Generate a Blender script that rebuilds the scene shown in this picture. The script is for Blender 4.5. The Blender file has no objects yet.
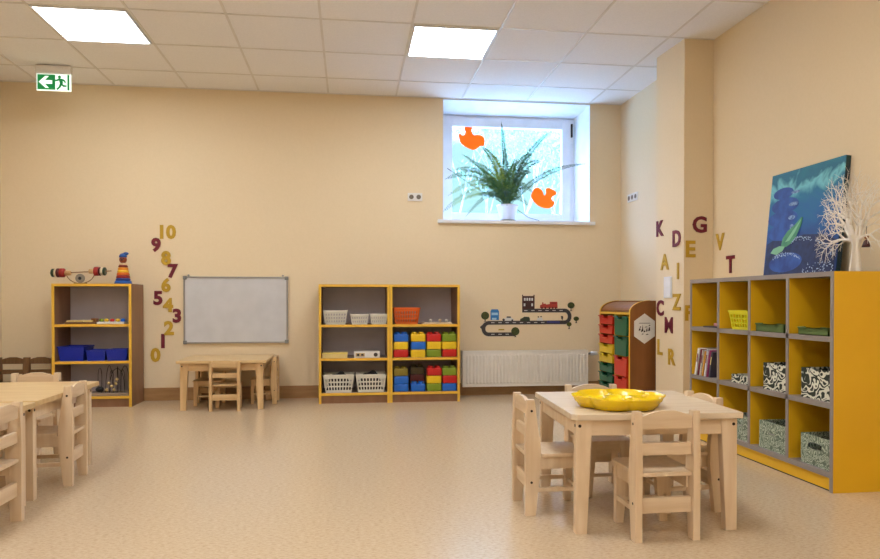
import bpy, bmesh, math, random
from mathutils import Vector, Matrix
PI = math.pi
random.seed(7)
scn = bpy.context.scene
COL = scn.collection

# ------------------------------------------------------------------ camera
cd = bpy.data.cameras.new('camera')
cam = bpy.data.objects.new('camera', cd); COL.objects.link(cam)
cd.sensor_fit = 'HORIZONTAL'; cd.sensor_width = 36.0
cd.lens = 36.0 * 690.0 / 880.0
cd.shift_y = (308.07 - 279.5) / 880.0
cd.clip_start = 0.02; cd.clip_end = 200
cam.location = (0, 0, 0.8603)
cam.rotation_euler = (math.radians(90 - 0.586), 0, math.radians(-7.452))
scn.camera = cam

# ------------------------------------------------------------------ world, exposure
world = bpy.data.worlds.new('world'); scn.world = world
world.use_nodes = True
bg = world.node_tree.nodes['Background']
bg.inputs[1].default_value = 1.0
_wn = world.node_tree
_tc = _wn.nodes.new('ShaderNodeTexCoord'); _sp = _wn.nodes.new('ShaderNodeSeparateXYZ'); _wn.links.new(_tc.outputs['Generated'], _sp.inputs[0])
_cr = _wn.nodes.new('ShaderNodeMapRange'); _cr.inputs[1].default_value = 0.22; _cr.inputs[2].default_value = 0.32
_wn.links.new(_sp.outputs['Z'], _cr.inputs[0])
_mx = _wn.nodes.new('ShaderNodeMix'); _mx.data_type = 'RGBA'
_mx.inputs[6].default_value = (0.30, 0.50, 0.52, 1)          # hazy horizon
_mx.inputs[7].default_value = (4.0, 5.9, 10.4, 1)           # bright open sky overhead
_wn.links.new(_cr.outputs[0], _mx.inputs[0]); _wn.links.new(_mx.outputs[2], bg.inputs[0])
PANEL_STRENGTH = 9.8
scn.view_settings.view_transform = 'Standard'
scn.view_settings.look = 'None'
scn.view_settings.gamma = 1
scn.view_settings.use_curve_mapping = False
scn.view_settings.exposure = 1.13
pl = bpy.data.lights.new('window_daylight_portal', 'AREA')
pl.shape = 'RECTANGLE'; pl.size = 1.36; pl.size_y = 1.1
pl.cycles.is_portal = True
po = bpy.data.objects.new('window_daylight_portal', pl); COL.objects.link(po)
po.location = (1.52, 6.68, 2.14); po.rotation_euler = (math.radians(-90), 0, 0)

# ------------------------------------------------------------------ helpers
def lin(c):
    return tuple(((v/255)/12.92 if v/255 <= 0.04045 else ((v/255+0.055)/1.055)**2.4) for v in c) + (1,)
def mat(name, rgb, rough=0.5, spec=0.5, metal=0.0, noise=None, nscale=8, stretch=(1,1,1), bump=0, emit=None, coat=0):
    """rgb in sRGB 0-255; noise = second colour mixed by noise"""
    m = bpy.data.materials.new(name); m.use_nodes = True
    nt = m.node_tree; b = nt.nodes['Principled BSDF']
    b.inputs['Base Color'].default_value = lin(rgb)
    b.inputs['Roughness'].default_value = rough
    b.inputs['Specular IOR Level'].default_value = spec
    b.inputs['Metallic'].default_value = metal
    b.inputs['Coat Weight'].default_value = coat
    if emit:
        b.inputs['Emission Color'].default_value = lin(rgb); b.inputs['Emission Strength'].default_value = emit
    tc = nt.nodes.new('ShaderNodeTexCoord'); mp = nt.nodes.new('ShaderNodeMapping')
    nt.links.new(tc.outputs['Object'], mp.inputs[0]); mp.inputs['Scale'].default_value = stretch
    n = nt.nodes.new('ShaderNodeTexNoise'); n.inputs['Scale'].default_value = nscale; n.inputs['Detail'].default_value = 4
    nt.links.new(mp.outputs[0], n.inputs['Vector'])
    r = nt.nodes.new('ShaderNodeValToRGB')
    c2 = noise if noise else tuple(max(0, v*0.97) for v in rgb)
    r.color_ramp.elements[0].position = 0.35; r.color_ramp.elements[1].position = 0.65
    r.color_ramp.elements[0].color = lin(rgb); r.color_ramp.elements[1].color = lin(c2)
    nt.links.new(n.outputs['Fac'], r.inputs[0]); nt.links.new(r.outputs[0], b.inputs['Base Color'])
    if bump:
        bp = nt.nodes.new('ShaderNodeBump'); bp.inputs['Strength'].default_value = bump; bp.inputs['Distance'].default_value = 0.002
        nt.links.new(n.outputs['Fac'], bp.inputs['Height']); nt.links.new(bp.outputs[0], b.inputs['Normal'])
    return m
def vor_mat(name, dark, light, scale, lo, hi, metric='DISTANCE_TO_EDGE'):
    m = mat(name, dark, 0.7); nt = m.node_tree; b = nt.nodes['Principled BSDF']
    tc = nt.nodes.new('ShaderNodeTexCoord')
    ns = nt.nodes.new('ShaderNodeTexNoise'); ns.inputs['Scale'].default_value = scale*0.6
    mx = nt.nodes.new('ShaderNodeMix'); mx.data_type = 'VECTOR'; mx.inputs[0].default_value = 0.12
    nt.links.new(tc.outputs['Object'], ns.inputs['Vector'])
    nt.links.new(tc.outputs['Object'], mx.inputs[4]); nt.links.new(ns.outputs['Color'], mx.inputs[5])
    v = nt.nodes.new('ShaderNodeTexVoronoi'); v.feature = metric; v.inputs['Scale'].default_value = scale
    nt.links.new(mx.outputs[1], v.inputs['Vector'])
    w = nt.nodes.new('ShaderNodeMath'); w.operation = 'PINGPONG'; w.inputs[1].default_value = hi
    nt.links.new(v.outputs['Distance'], w.inputs[0])
    r = nt.nodes.new('ShaderNodeValToRGB'); r.color_ramp.interpolation = 'LINEAR'
    r.color_ramp.elements[0].position = lo; r.color_ramp.elements[0].color = lin(light)
    r.color_ramp.elements[1].position = lo+0.03; r.color_ramp.elements[1].color = lin(dark)
    nt.links.new(w.outputs[0], r.inputs[0]); nt.links.new(r.outputs[0], b.inputs['Base Color'])
    return m

class MB:
    def __init__(s): s.bm = bmesh.new(); s.mi = 0
    def _fin(s, geom_faces):
        for f in geom_faces: f.material_index = s.mi
    def box(s, x0, x1, y0, y1, z0, z1, bev=0.0, M=None):
        r = bmesh.ops.create_cube(s.bm, size=1)
        vs = r['verts']
        for v in vs:
            v.co = Vector(((x0+x1)/2 + v.co.x*(x1-x0), (y0+y1)/2 + v.co.y*(y1-y0), (z0+z1)/2 + v.co.z*(z1-z0)))
        fs = list({f for v in vs for f in v.link_faces})
        s._fin(fs)
        if bev > 0:
            es = list({e for v in vs for e in v.link_edges})
            o = bmesh.ops.bevel(s.bm, geom=es, offset=bev, segments=2, affect='EDGES', profile=0.7)
            vs = list({v for f in o['faces'] for v in f.verts} | {v for v in vs if v.is_valid})
            s._fin(list({f for v in vs for f in v.link_faces}))
        if M is not None:
            for v in vs: v.co = M @ v.co
        return s
    def prism(s, pts, a, b, axis='y', bev=0):
        """closed 2D outline extruded along axis from a to b. axis y: pts are (x,z); x: (y,z); z: (x,y)"""
        def P(p, t):
            return Vector((p[0], t, p[1])) if axis == 'y' else Vector((t, p[0], p[1])) if axis == 'x' else Vector((p[0], p[1], t))
        A = [s.bm.verts.new(P(p, a)) for p in pts]; B = [s.bm.verts.new(P(p, b)) for p in pts]
        n = len(pts); fs = [s.bm.faces.new(A), s.bm.faces.new(list(reversed(B)))]
        for i in range(n): fs.append(s.bm.faces.new((A[i], B[i], B[(i+1) % n], A[(i+1) % n])))
        s._fin(fs)
        bmesh.ops.recalc_face_normals(s.bm, faces=fs)
        if bev:
            es = list({e for f in fs[:2] for e in f.edges})
            o = bmesh.ops.bevel(s.bm, geom=es, offset=bev, segments=2, affect='EDGES', profile=0.7)
            s._fin(o['faces'])
        return s
    def tube(s, pts, r, n=8, caps=True):
        pts = [Vector(p) for p in pts]
        if not hasattr(r, '__len__'): r = [r]*len(pts)
        rings = []; up = None
        for i, p in enumerate(pts):
            d = (pts[min(i+1, len(pts)-1)] - pts[max(i-1, 0)]).normalized()
            if up is None: up = Vector((0,0,1)) if abs(d.z) < 0.9 else Vector((1,0,0))
            a = d.cross(up).normalized(); b = d.cross(a).normalized(); up = a.cross(d)
            rings.append([s.bm.verts.new(p + (a*math.cos(2*PI*k/n) + b*math.sin(2*PI*k/n))*r[i]) for k in range(n)])
        fs = []
        for i in range(len(rings)-1):
            for k in range(n):
                fs.append(s.bm.faces.new((rings[i][k], rings[i][(k+1) % n], rings[i+1][(k+1) % n], rings[i+1][k])))
        for f in fs: f.smooth = True
        if caps:
            fs.append(s.bm.faces.new(list(reversed(rings[0])))); fs.append(s.bm.faces.new(rings[-1]))
        s._fin(fs); bmesh.ops.recalc_face_normals(s.bm, faces=fs)
        return s
    def lathe(s, prof, c=(0,0,0), n=24, axis='z', smooth=True):
        """prof: list of (r, h)"""
        c = Vector(c); rings = []
        for r, h in prof:
            row = []
            for k in range(n):
                a = 2*PI*k/n; x, y = max(r, 1e-5)*math.cos(a), max(r, 1e-5)*math.sin(a)
                v = Vector((x, y, h)) if axis == 'z' else Vector((h, x, y)) if axis == 'x' else Vector((x, h, y))
                row.append(s.bm.verts.new(c+v))
            rings.append(row)
        fs = []
        for i in range(len(rings)-1):
            for k in range(n):
                f = s.bm.faces.new((rings[i][k], rings[i][(k+1) % n], rings[i+1][(k+1) % n], rings[i+1][k])); f.smooth = smooth; fs.append(f)
        fs.append(s.bm.faces.new(list(reversed(rings[0])))); fs.append(s.bm.faces.new(rings[-1]))
        s._fin(fs); bmesh.ops.recalc_face_normals(s.bm, faces=fs)
        return s
    def sphere(s, c, r, n=12, sc=(1,1,1)):
        o = bmesh.ops.create_uvsphere(s.bm, u_segments=n, v_segments=max(6, n//2), radius=r)
        for v in o['verts']: v.co = Vector(c) + Vector((v.co.x*sc[0], v.co.y*sc[1], v.co.z*sc[2]))
        fs = list({f for v in o['verts'] for f in v.link_faces})
        for f in fs: f.smooth = True
        s._fin(fs); return s
    def quad(s, pts):
        f = s.bm.faces.new([s.bm.verts.new(Vector(p)) for p in pts]); s._fin([f]); return s
    def build(s, name, mats, parent=None, loc=None, rot=None, solid=0, solid_off=0):
        me = bpy.data.meshes.new(name); s.bm.to_mesh(me); s.bm.free()
        if not isinstance(mats, (list, tuple)): mats = [mats]
        for m in mats: me.materials.append(m)
        o = bpy.data.objects.new(name, me); COL.objects.link(o)
        if parent is not None: o.parent = parent
        if loc is not None: o.location = loc
        if rot is not None: o.rotation_euler = (0, 0, rot) if not hasattr(rot, '__len__') else rot
        if solid:
            md = o.modifiers.new('s', 'SOLIDIFY'); md.thickness = solid; md.offset = solid_off
        return o
def empty(name, label, cat, loc=(0,0,0), rot=0, group=None):
    o = bpy.data.objects.new(name, None); COL.objects.link(o)
    o.location = loc; o.rotation_euler = (0,0,rot) if not hasattr(rot, '__len__') else rot
    o.empty_display_size = 0.05
    return tag(o, label, cat, group)
def tag(o, label, cat, group=None):
    o['label'] = label; o['category'] = cat
    if group: o['group'] = group
    return o
def struct(o): o['kind'] = 'structure'; return o
def copy_thing(root, label, loc, rot=0):
    def rec(o, par):
        c = o.copy(); COL.objects.link(c)
        if par is not None: c.parent = par
        for ch in list(o.children): rec(ch, c)
        return c
    r = rec(root, None); r.location = loc; r.rotation_euler = (0,0,rot); r['label'] = label
    return r
def text_mesh(body, size, thick, bold, m, name, loc, rot, sx=1.0):
    cu = bpy.data.curves.new('t', 'FONT'); cu.body = body; cu.size = size
    cu.extrude = thick/2; cu.offset = bold; cu.align_x = 'CENTER'; cu.align_y = 'CENTER'; cu.resolution_u = 3
    o = bpy.data.objects.new('t', cu); COL.objects.link(o)
    bpy.context.view_layer.update()
    dg = bpy.context.evaluated_depsgraph_get()
    me = bpy.data.meshes.new_from_object(o.evaluated_get(dg))
    bpy.data.objects.remove(o); bpy.data.curves.remove(cu)
    # centre and normalise the height to `size`
    ys = [v.co.y for v in me.vertices]; xs = [v.co.x for v in me.vertices]
    h = max(ys)-min(ys); cx, cy = (max(xs)+min(xs))/2, (max(ys)+min(ys))/2; k = size/h
    for v in me.vertices: v.co = Vector(((v.co.x-cx)*k*sx, (v.co.y-cy)*k, v.co.z))
    me.materials.clear(); me.materials.append(m)
    ob = bpy.data.objects.new(name, me); COL.objects.link(ob)
    ob.location = loc; ob.rotation_euler = rot
    return ob

# ------------------------------------------------------------------ materials
M = {}
M['wall'] = mat('wall_paint', (234, 214, 180), 0.75, 0.3, noise=(232, 212, 177), nscale=60, bump=0.15)
M['ceil'] = mat('ceiling_tile', (244, 243, 244), 0.9, 0.2, noise=(239, 238, 239), nscale=90, bump=0.2)
M['tbar'] = mat('ceiling_grid', (226, 222, 218), 0.45, 0.5)
M['white'] = mat('white_paint', (238, 240, 244), 0.5)
M['upvc'] = mat('white_upvc', (240, 242, 248), 0.3)
M['wood'] = mat('pale_birch', (232, 208, 176), 0.42, 0.4, noise=(222, 194, 158), nscale=4, stretch=(9, 9, 1), bump=0.05)
M['wood_h'] = mat('pale_birch_crosswise', (230, 206, 174), 0.42, 0.4, noise=(218, 190, 154), nscale=4, stretch=(1, 6, 9), bump=0.05)
M['woodtop'] = mat('pale_birch_top', (230, 212, 186), 0.28, 0.5, noise=(218, 196, 166), nscale=4, stretch=(1, 9, 1))
M['woodtop_y'] = mat('honey_birch_top', (226, 196, 146), 0.32, 0.5, noise=(214, 180, 128), nscale=4, stretch=(1, 9, 1))
M['wood_y'] = mat('honey_birch', (222, 188, 140), 0.45, 0.4, noise=(206, 170, 120), nscale=4, stretch=(9, 9, 1))
M['wood_y_h'] = mat('honey_birch_crosswise', (220, 186, 138), 0.45, 0.4, noise=(204, 168, 118), nscale=4, stretch=(1, 6, 9))
M['darkwood'] = mat('brown_wood', (120, 86, 52), 0.5, 0.4, noise=(104, 72, 42), nscale=5, stretch=(9, 9, 1))  # darker and browner than the birch materials
HOR = {'pale_birch': 'wood_h', 'honey_birch': 'wood_y_h'}
M['bolt'] = mat('dark_bolt', (60, 45, 35), 0.4, metal=0.6)
M['brown'] = mat('brown_laminate', (150, 110, 80), 0.45, 0.4, noise=(138, 98, 70), nscale=5, stretch=(3, 3, .6))
M['brown_in'] = mat('taupe_laminate', (160, 142, 134), 0.5, 0.4)
M['backp'] = mat('grey_back_panel', (200, 190, 194), 0.5, 0.4)
M['edge'] = mat('yellow_edge', (236, 186, 62), 0.4, 0.5)
M['brown2'] = mat('walnut_laminate', (142, 90, 46), 0.45, 0.4, noise=(126, 78, 38), nscale=4, stretch=(3, 3, .5))
M['amber'] = mat('amber_laminate', (238, 186, 30), 0.4, 0.5, noise=(232, 179, 24), nscale=3)
M['greyl'] = mat('grey_laminate', (150, 140, 132), 0.45, 0.4)
M['alu'] = mat('aluminium', (160, 158, 154), 0.35, 0.5, metal=0.6)
M['board'] = mat('whiteboard_surface', (205, 205, 208), 0.3, 0.5)
M['rad'] = mat('radiator_enamel', (236, 230, 220), 0.35, 0.5)
M['skirt'] = mat('skirting_vinyl', (176, 136, 90), 0.5, 0.4, noise=(160, 120, 78), nscale=4, stretch=(1, 1, 8))
M['black'] = mat('black_plastic', (28, 26, 28), 0.4)
M['dark'] = mat('dark_grey_fabric', (62, 56, 56), 0.9)
M['maroon'] = mat('maroon_foam', (112, 14, 38), 0.6)
M['gold'] = mat('gold_foam', (196, 156, 36), 0.6)
M['fern'] = mat('fern_green', (84, 122, 48), 0.55, 0.4, noise=(52, 92, 44), nscale=9)
M['fern2'] = mat('fern_light_green', (138, 158, 60), 0.55, 0.4, noise=(104, 134, 52), nscale=9)
M['fern3'] = mat('fern_blue_green', (38, 76, 56), 0.55, 0.4, noise=(60, 96, 60), nscale=9)
M['soil'] = mat('soil', (50, 36, 26), 0.95)
M['orange'] = mat('orange_foam', (255, 122, 8), 0.6)
def paper_mat():
    m = mat('orange_paper', (255, 128, 10), 0.6); nt = m.node_tree; b = nt.nodes['Principled BSDF']; out = nt.nodes['Material Output']
    t = nt.nodes.new('ShaderNodeBsdfTranslucent'); t.inputs[0].default_value = lin((255, 140, 10)); mx = nt.nodes.new('ShaderNodeMixShader'); mx.inputs[0].default_value = 0.45
    nt.links.new(b.outputs[0], mx.inputs[1]); nt.links.new(t.outputs[0], mx.inputs[2]); nt.links.new(mx.outputs[0], out.inputs[0]); return m
M['orange'] = paper_mat()
M['potw'] = mat('white_pot', (236, 236, 240), 0.35)
M['basketw'] = mat('white_basket_plastic', (232, 228, 214), 0.4)
M['basketo'] = mat('orange_basket_plastic', (226, 98, 22), 0.4)
M['baskety'] = mat('lime_basket_plastic', (226, 216, 26), 0.4)
M['blue'] = mat('blue_plastic', (24, 104, 206), 0.35)
M['red'] = mat('red_plastic', (204, 28, 24), 0.35)
M['yel'] = mat('yellow_plastic', (242, 200, 26), 0.35)
M['grn'] = mat('green_plastic', (128, 150, 30), 0.35)
M['navy'] = mat('royal_blue_plastic', (10, 40, 170), 0.35)
M['tgrn'] = mat('dark_green_tray', (16, 98, 66), 0.35)
M['tred'] = mat('red_tray', (214, 48, 26), 0.35)
M['tyel'] = mat('yellow_tray', (240, 206, 40), 0.35)
M['traygreen'] = mat('moss_green_plastic', (92, 116, 60), 0.45)
M['platter'] = mat('yellow_platter_plastic', (250, 216, 8), 0.22, 0.6, noise=(246, 208, 6))
M['card'] = mat('white_card', (232, 228, 222), 0.6)
M['ink'] = mat('dark_ink', (60, 52, 48), 0.6)
M['cream'] = mat('cream_card', (236, 210, 140), 0.6)
M['pat1'] = vor_mat('leaf_pattern_bold', (36, 44, 32), (222, 222, 202), 19, 0.055, 0.17, 'F1')
M['pat2'] = vor_mat('leaf_pattern_grey', (104, 118, 98), (184, 194, 172), 26, 0.04, 0.12, 'F1')
M['treecut'] = mat('white_painted_plywood', (236, 226, 210), 0.5)
def emis(name, rgb, st):
    m = mat(name, rgb, 0.5, emit=st); return m
M['panel'] = emis('lit_diffuser', (244, 249, 255), PANEL_STRENGTH)
M['signg'] = emis('exit_green', (0, 120, 58), 0.3)
M['signw'] = emis('exit_white', (235, 250, 240), 0.42)

# floor material: mottled vinyl with a soft sheen
def floor_mat():
    m = mat('speckled_vinyl', (206, 182, 154), 0.23, 0.9); nt = m.node_tree; b = nt.nodes['Principled BSDF']
    tc = nt.nodes.new('ShaderNodeTexCoord'); mp = nt.nodes.new('ShaderNodeMapping'); mp.inputs['Scale'].default_value = (34, 80, 1)
    nt.links.new(tc.outputs['Object'], mp.inputs[0])
    n = nt.nodes.new('ShaderNodeTexNoise'); n.inputs['Scale'].default_value = 1.6; n.inputs['Detail'].default_value = 6; n.inputs['Roughness'].default_value = 0.75
    nt.links.new(mp.outputs[0], n.inputs['Vector'])
    r = nt.nodes.new('ShaderNodeValToRGB'); e = r.color_ramp.elements
    e[0].position = 0.30; e[0].color = lin((174, 149, 118)); e[1].position = 0.66; e[1].color = lin((219, 198, 168))
    k = e.new(0.46); k.color = lin((206, 182, 150))
    nt.links.new(n.outputs['Fac'], r.inputs[0]); nt.links.new(r.outputs[0], b.inputs['Base Color'])
    bp = nt.nodes.new('ShaderNodeBump'); bp.inputs['Strength'].default_value = 0.12; bp.inputs['Distance'].default_value = 0.002
    nt.links.new(n.outputs['Fac'], bp.inputs['Height']); nt.links.new(bp.outputs[0], b.inputs['Normal'])
    return m
M['floor'] = floor_mat()
def glass_mat():
    m = bpy.data.materials.new('window_glass'); m.use_nodes = True; nt = m.node_tree
    for n in list(nt.nodes):
        if n.type != 'OUTPUT_MATERIAL': nt.nodes.remove(n)
    out = nt.nodes['Material Output']
    t = nt.nodes.new('ShaderNodeBsdfTransparent'); t.inputs[0].default_value = (0.93, 0.98, 1, 1)
    g = nt.nodes.new('ShaderNodeBsdfGlossy'); g.inputs['Roughness'].default_value = 0.02
    mx = nt.nodes.new('ShaderNodeMixShader'); mx.inputs[0].default_value = 0.05
    nt.links.new(t.outputs[0], mx.inputs[1]); nt.links.new(g.outputs[0], mx.inputs[2]); nt.links.new(mx.outputs[0], out.inputs[0])
    return m
M['glass'] = glass_mat()

# ------------------------------------------------------------------ room shell
XL, YB, YF0, ZC = -2.90, 6.227, -2.6, 2.703
def XR(y): return 2.53 + 0.0125*(YB - y)
b = MB(); b.box(XL-.2, 2.9, YF0-.2, YB+.4, -.1, 0); struct(b.build('floor', M['floor']))
b = MB(); b.box(XL-.2, 2.9, YF0-.2, YB+.02, ZC, ZC+.1); struct(b.build('ceiling', M['ceil']))
b = MB(); b.box(XL-.2, XL, YF0, YB+.4, 0, ZC); struct(b.build('wall_left', M['wall']))
b = MB(); b.box(XL-.2, 2.9, YF0-.2, YF0, 0, ZC); struct(b.build('wall_front', M['wall']))
b = MB(); b.prism([(XR(YB), YB+.02), (XR(YF0), YF0), (2.95, YF0), (2.95, YB+.02)], 0, ZC, 'z'); struct(b.build('wall_right', M['wall']))
b = MB(); b.prism([(2.334, 4.60), (2.311, 4.993), (2.60, 4.993), (2.60, 4.60)], 0, ZC, 'z'); struct(b.build('wall_pillar', M['wall']))
# back wall with the window opening
WX0, WX1, WZ0, WZ1, WY = 0.842, 2.227, 1.60, 2.69, 6.60
b = MB()
b.box(XL-.2, WX0, YB, YB+.45, 0, ZC+.1); b.box(WX1, 2.95, YB, YB+.45, 0, ZC+.1)
b.box(WX0, WX1, YB, YB+.45, 0, WZ0-.03); b.box(WX0, WX1, YB, YB+.45, WZ1+.004, ZC+.1)
struct(b.build('wall_back', M['wall']))
b = MB()
b.prism([(WX1-.003, YB-.001), (WX1+.001, YB-.001), (WX1+.001, WY), (WX1-.03, WY)], WZ0-.03, WZ1+.004, 'z')
b.prism([(WX0+.003, YB-.001), (WX0-.001, YB-.001), (WX0-.001, WY), (WX0+.02, WY)], WZ0-.03, WZ1+.004, 'z')
b.prism([(YB-.001, WZ1), (YB-.001, WZ1+.006), (WY+.08, WZ1+.006), (WY+.08, 2.65), (WY, 2.655)], WX0, WX1, 'x')
struct(b.build('trim_1', M['white']))
# skirting
b = MB(); b.box(XL, XR(YB), YB-.012, YB, 0, .108); b.box(XL, XR(YB), YB-.016, YB, .104, .110); struct(b.build('baseboard_back', M['skirt']))
b = MB(); b.box(XL, XL+.012, YF0, YB-.016, 0, .108); struct(b.build('baseboard_left', M['skirt']))
b = MB(); b.prism([(XR(4.58)-.012, 4.58), (XR(YF0)-.012, YF0), (XR(YF0), YF0), (XR(4.58), 4.58)], 0, .108, 'z')
struct(b.build('baseboard_right', M['skirt']))
# ceiling grid of slim metal bars
GX, GY = -0.786, 4.5855
b = MB()
x = GX - 0.6*3
while x < 2.6:
    b.box(x-.008, x+.008, YF0, YB, ZC-.004, ZC+.001); x += 0.6
y = GY + 1.2
while y > YF0:
    b.box(XL, XR(y), y-.007, y+.007, ZC-.0035, ZC+.001); y -= 0.6
b.box(XL, XR(YB), YB-.02, YB, ZC-.004, ZC+.001)
struct(b.build('trim_2', M['tbar']))

# window
w = struct(bpy.data.objects.new('window_1', None)); COL.objects.link(w); w.location = (0, WY, 0)
def ring(b, x0, x1, z0, z1, t, y0, y1, bev=.004):
    b.box(x0, x0+t, y0, y1, z0, z1, bev); b.box(x1-t, x1, y0, y1, z0, z1, bev)
    b.box(x0+t-.002, x1-t+.002, y0, y1, z0, z0+t, bev); b.box(x0+t-.002, x1-t+.002, y0, y1, z1-t, z1, bev)
b = MB(); ring(b, WX0, WX1-.03, WZ0, 2.655, .06, 0, .07); b.build('window_frame', M['upvc'], w)
b = MB(); ring(b, WX0+.05, 2.162, 1.625, 2.635, .09, -.015, .05, .008); b.build('window_sash', M['upvc'], w)
b = MB(); b.box(.97, 2.085, .015, .022, 1.70, 2.56); b.build('pane', M['glass'], w)
b = MB(); b.box(WX1-.068, WX1-.052, -.03, 0, 2.47, 2.60, .003); b.build('hinge_cover', M['black'], w)
b = MB(); b.box(WX0-.05, WX1+.045, -.405, -.0, WZ0-.032, WZ0, .006); b.build('window_sill', M['upvc'], w)

# ground outside, at about sill height
b = MB(); b.box(-8, 14, YB+.5, 40, 1.2, 1.32)
struct(b.build('ground', mat('pale_ground', (205, 214, 205), 0.9, noise=(176, 190, 176), nscale=2)))  # pale grey-green with slightly darker mottling

# ------------------------------------------------------------------ ceiling lights
def ceiling_light(x0, y0, label):
    t = empty('ceiling_light', label, 'ceiling light', (x0+.3, y0+.3, ZC-.012), group='square ceiling light panels')
    f = MB()
    f.box(-.288, .288, -.288, -.275, 0, .012); f.box(-.288, .288, .275, .288, 0, .012)
    f.box(-.288, -.275, -.275, .275, 0, .012); f.box(.275, .288, -.275, .275, 0, .012)
    f.build('frame', M['white'], t)
    d = MB(); d.box(-.275, .275, -.275, .275, .004, .011); d.build('diffuser', M['panel'], t)
    return t
ceiling_light(GX-1.2, GY, 'lit square ceiling light panel near the green exit sign')
ceiling_light(GX+1.2, GY, 'lit square ceiling light panel in front of the window')
for (i, lx) in ((0, GX-1.2), (1, GX+1.2)):
    for (j, ly) in ((0, GY-2.4), (1, GY-4.8), (2, GY-6.6)):
        ceiling_light(lx, ly, 'lit square ceiling panel, %s row %s behind the viewer' % (('left', 'right')[i], ('first', 'second', 'third')[j]))

# ------------------------------------------------------------------ exit sign
t = empty('exit_sign', 'green and white lit running-man exit sign with left arrow hanging from ceiling', 'exit sign', (-2.287, 5.75, 2.50))
b = MB(); b.box(-.132, .132, -.02, .02, .13, .195, .006); b.build('housing', M['card'], t)
b = MB(); b.box(-.126, .126, -.006, .006, 0, .132, .002); b.build('sign_plate', M['signw'], t)
b = MB(); b.box(-.118, .012, -.0085, -.006, .008, .124); b.build('green_field', M['signg'], t)
b = MB(); b.prism([(-.108, .066), (-.060, .112), (-.034, .112), (-.064, .080), (-.010, .080), (-.010, .052), (-.064, .052), (-.034, .020), (-.060, .020)], -.0105, -.0085, 'y'); b.build('arrow', M['signw'], t)
b = MB()
b.lathe([(.011, -.002), (.011, 0)], (.044, -.0085, .108), 14, 'y')
b.prism([(.036, .098), (.064, .094), (.070, .058), (.048, .052)], -.0105, -.0085, 'y')
b.prism([(.042, .098), (.022, .086), (.006, .084), (.006, .074), (.026, .074), (.046, .084)], -.0105, -.0085, 'y')
b.prism([(.058, .096), (.080, .088), (.092, .068), (.084, .062), (.073, .076), (.058, .082)], -.0105, -.0085, 'y')
b.prism([(.048, .062), (.040, .036), (.020, .014), (.030, .006), (.052, .028), (.064, .056)], -.0105, -.0085, 'y')
b.prism([(.056, .064), (.076, .046), (.096, .044), (.096, .033), (.070, .032), (.050, .052)], -.0105, -.0085, 'y')
b.box(.102, .116, -.0105, -.0085, .006, .126)
b.build('running_figure', M['signg'], t)

# ------------------------------------------------------------------ chairs
def make_chair(label, wood, H=0.466, W=0.245, group=None):
    """faces +Y; base centre at the origin"""
    t = empty('child_chair', label, 'chair', group=group)
    D = 0.25; sh = 0.247; hw = W/2
    for sgn in (-1, 1):
        xa, xb = sgn*hw, sgn*(hw-.027)
        b = MB()
        b.prism([(-D/2, 0), (-D/2+.040, 0), (-D/2+.062, .20), (-D/2+.060, .28), (-D/2+.034, H), (-D/2+.004, H), (-D/2-.002, .3)], min(xa, xb), max(xa, xb), 'x', .0025)
        p = b.build('back_post', wood, t)
        for z in (H-.045, .135):
            b = MB(); b.lathe([(.005, -.001), (.005, .0015)], (sgn*hw, -D/2+.022, z), 10, 'x'); b.build('bolt', M['bolt'], p)
        b = MB()
        xo = sgn*(hw-.018)
        b.prism([(xo, 0), (xo, sh-.015), (xo-sgn*.052, sh-.015), (xo-sgn*.030, 0)], D/2-.028, D/2, 'y', .0025)
        b.build('leg', wood, t)
        b = MB(); b.box(min(sgn*(hw-.020), sgn*(hw-.034)), max(sgn*(hw-.020), sgn*(hw-.034)), -D/2+.04, D/2-.02, sh-.065, sh-.014, .002)
        b.build('seat_rail', wood, t)
        b = MB(); b.box(min(sgn*(hw-.020), sgn*(hw-.034)), max(sgn*(hw-.020), sgn*(hw-.034)), -D/2+.03, D/2-.02, .090, .108, .002)
        b.build('stretcher', wood, t)
    iw = hw-.028
    pts = [(-iw, H-.062), (iw, H-.062), (iw, H-.022)]
    for k in range(13):
        u = 1 - k/6.0
        z = H-.018 + .020*min(1.0, max(0.0, 1.45*(1-abs(u)))**0.8 if abs(u) < 1 else 0)
        pts.append((iw*u*.98, z))
    pts.append((-iw, H-.022))
    b = MB(); b.prism(pts, -D/2+.008, -D/2+.024, 'y', .002); b.build('top_rail', M[HOR.get(wood.name, 'darkwood')], t)
    b = MB(); b.box(-iw, iw, -D/2+.012, -D/2+.028, H-.158, H-.115, .002); b.build('back_rail', M[HOR.get(wood.name, 'darkwood')], t)
    b = MB(); b.box(-iw, iw, -D/2+.014, -D/2+.034, .100, .155, .002); b.build('lower_rail', M[HOR.get(wood.name, 'darkwood')], t)
    b = MB()
    b.prism([(-hw+.030, -D/2+.008), (hw-.030, -D/2+.008), (hw-.030, -D/2+.066), (hw-.006, -D/2+.068), (hw-.008, D/2-.005), (hw-.03, D/2+.008), (-hw+.03, D/2+.008), (-hw+.008, D/2-.005), (-hw+.006, -D/2+.068), (-hw+.030, -D/2+.066)], sh-.015, sh, 'z', .003)
    b.build('seat', wood, t)
    b = MB(); b.box(-hw+.05, hw-.05, D/2-.022, D/2-.006, sh-.058, sh-.014, .002); b.build('front_rail', M[HOR.get(wood.name, 'darkwood')], t)
    b = MB(); b.box(-hw+.04, hw-.04, D/2-.020, D/2-.008, .086, .100, .002); b.build('front_stretcher', M[HOR.get(wood.name, 'darkwood')], t)
    return t
G1 = 'pale wooden chairs around the tables'
ch = make_chair('pale wooden child chair seen from behind, nearest side of table with yellow tray', M['wood'], group=G1)
ch.location = (1.126, 2.455, 0)
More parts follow.
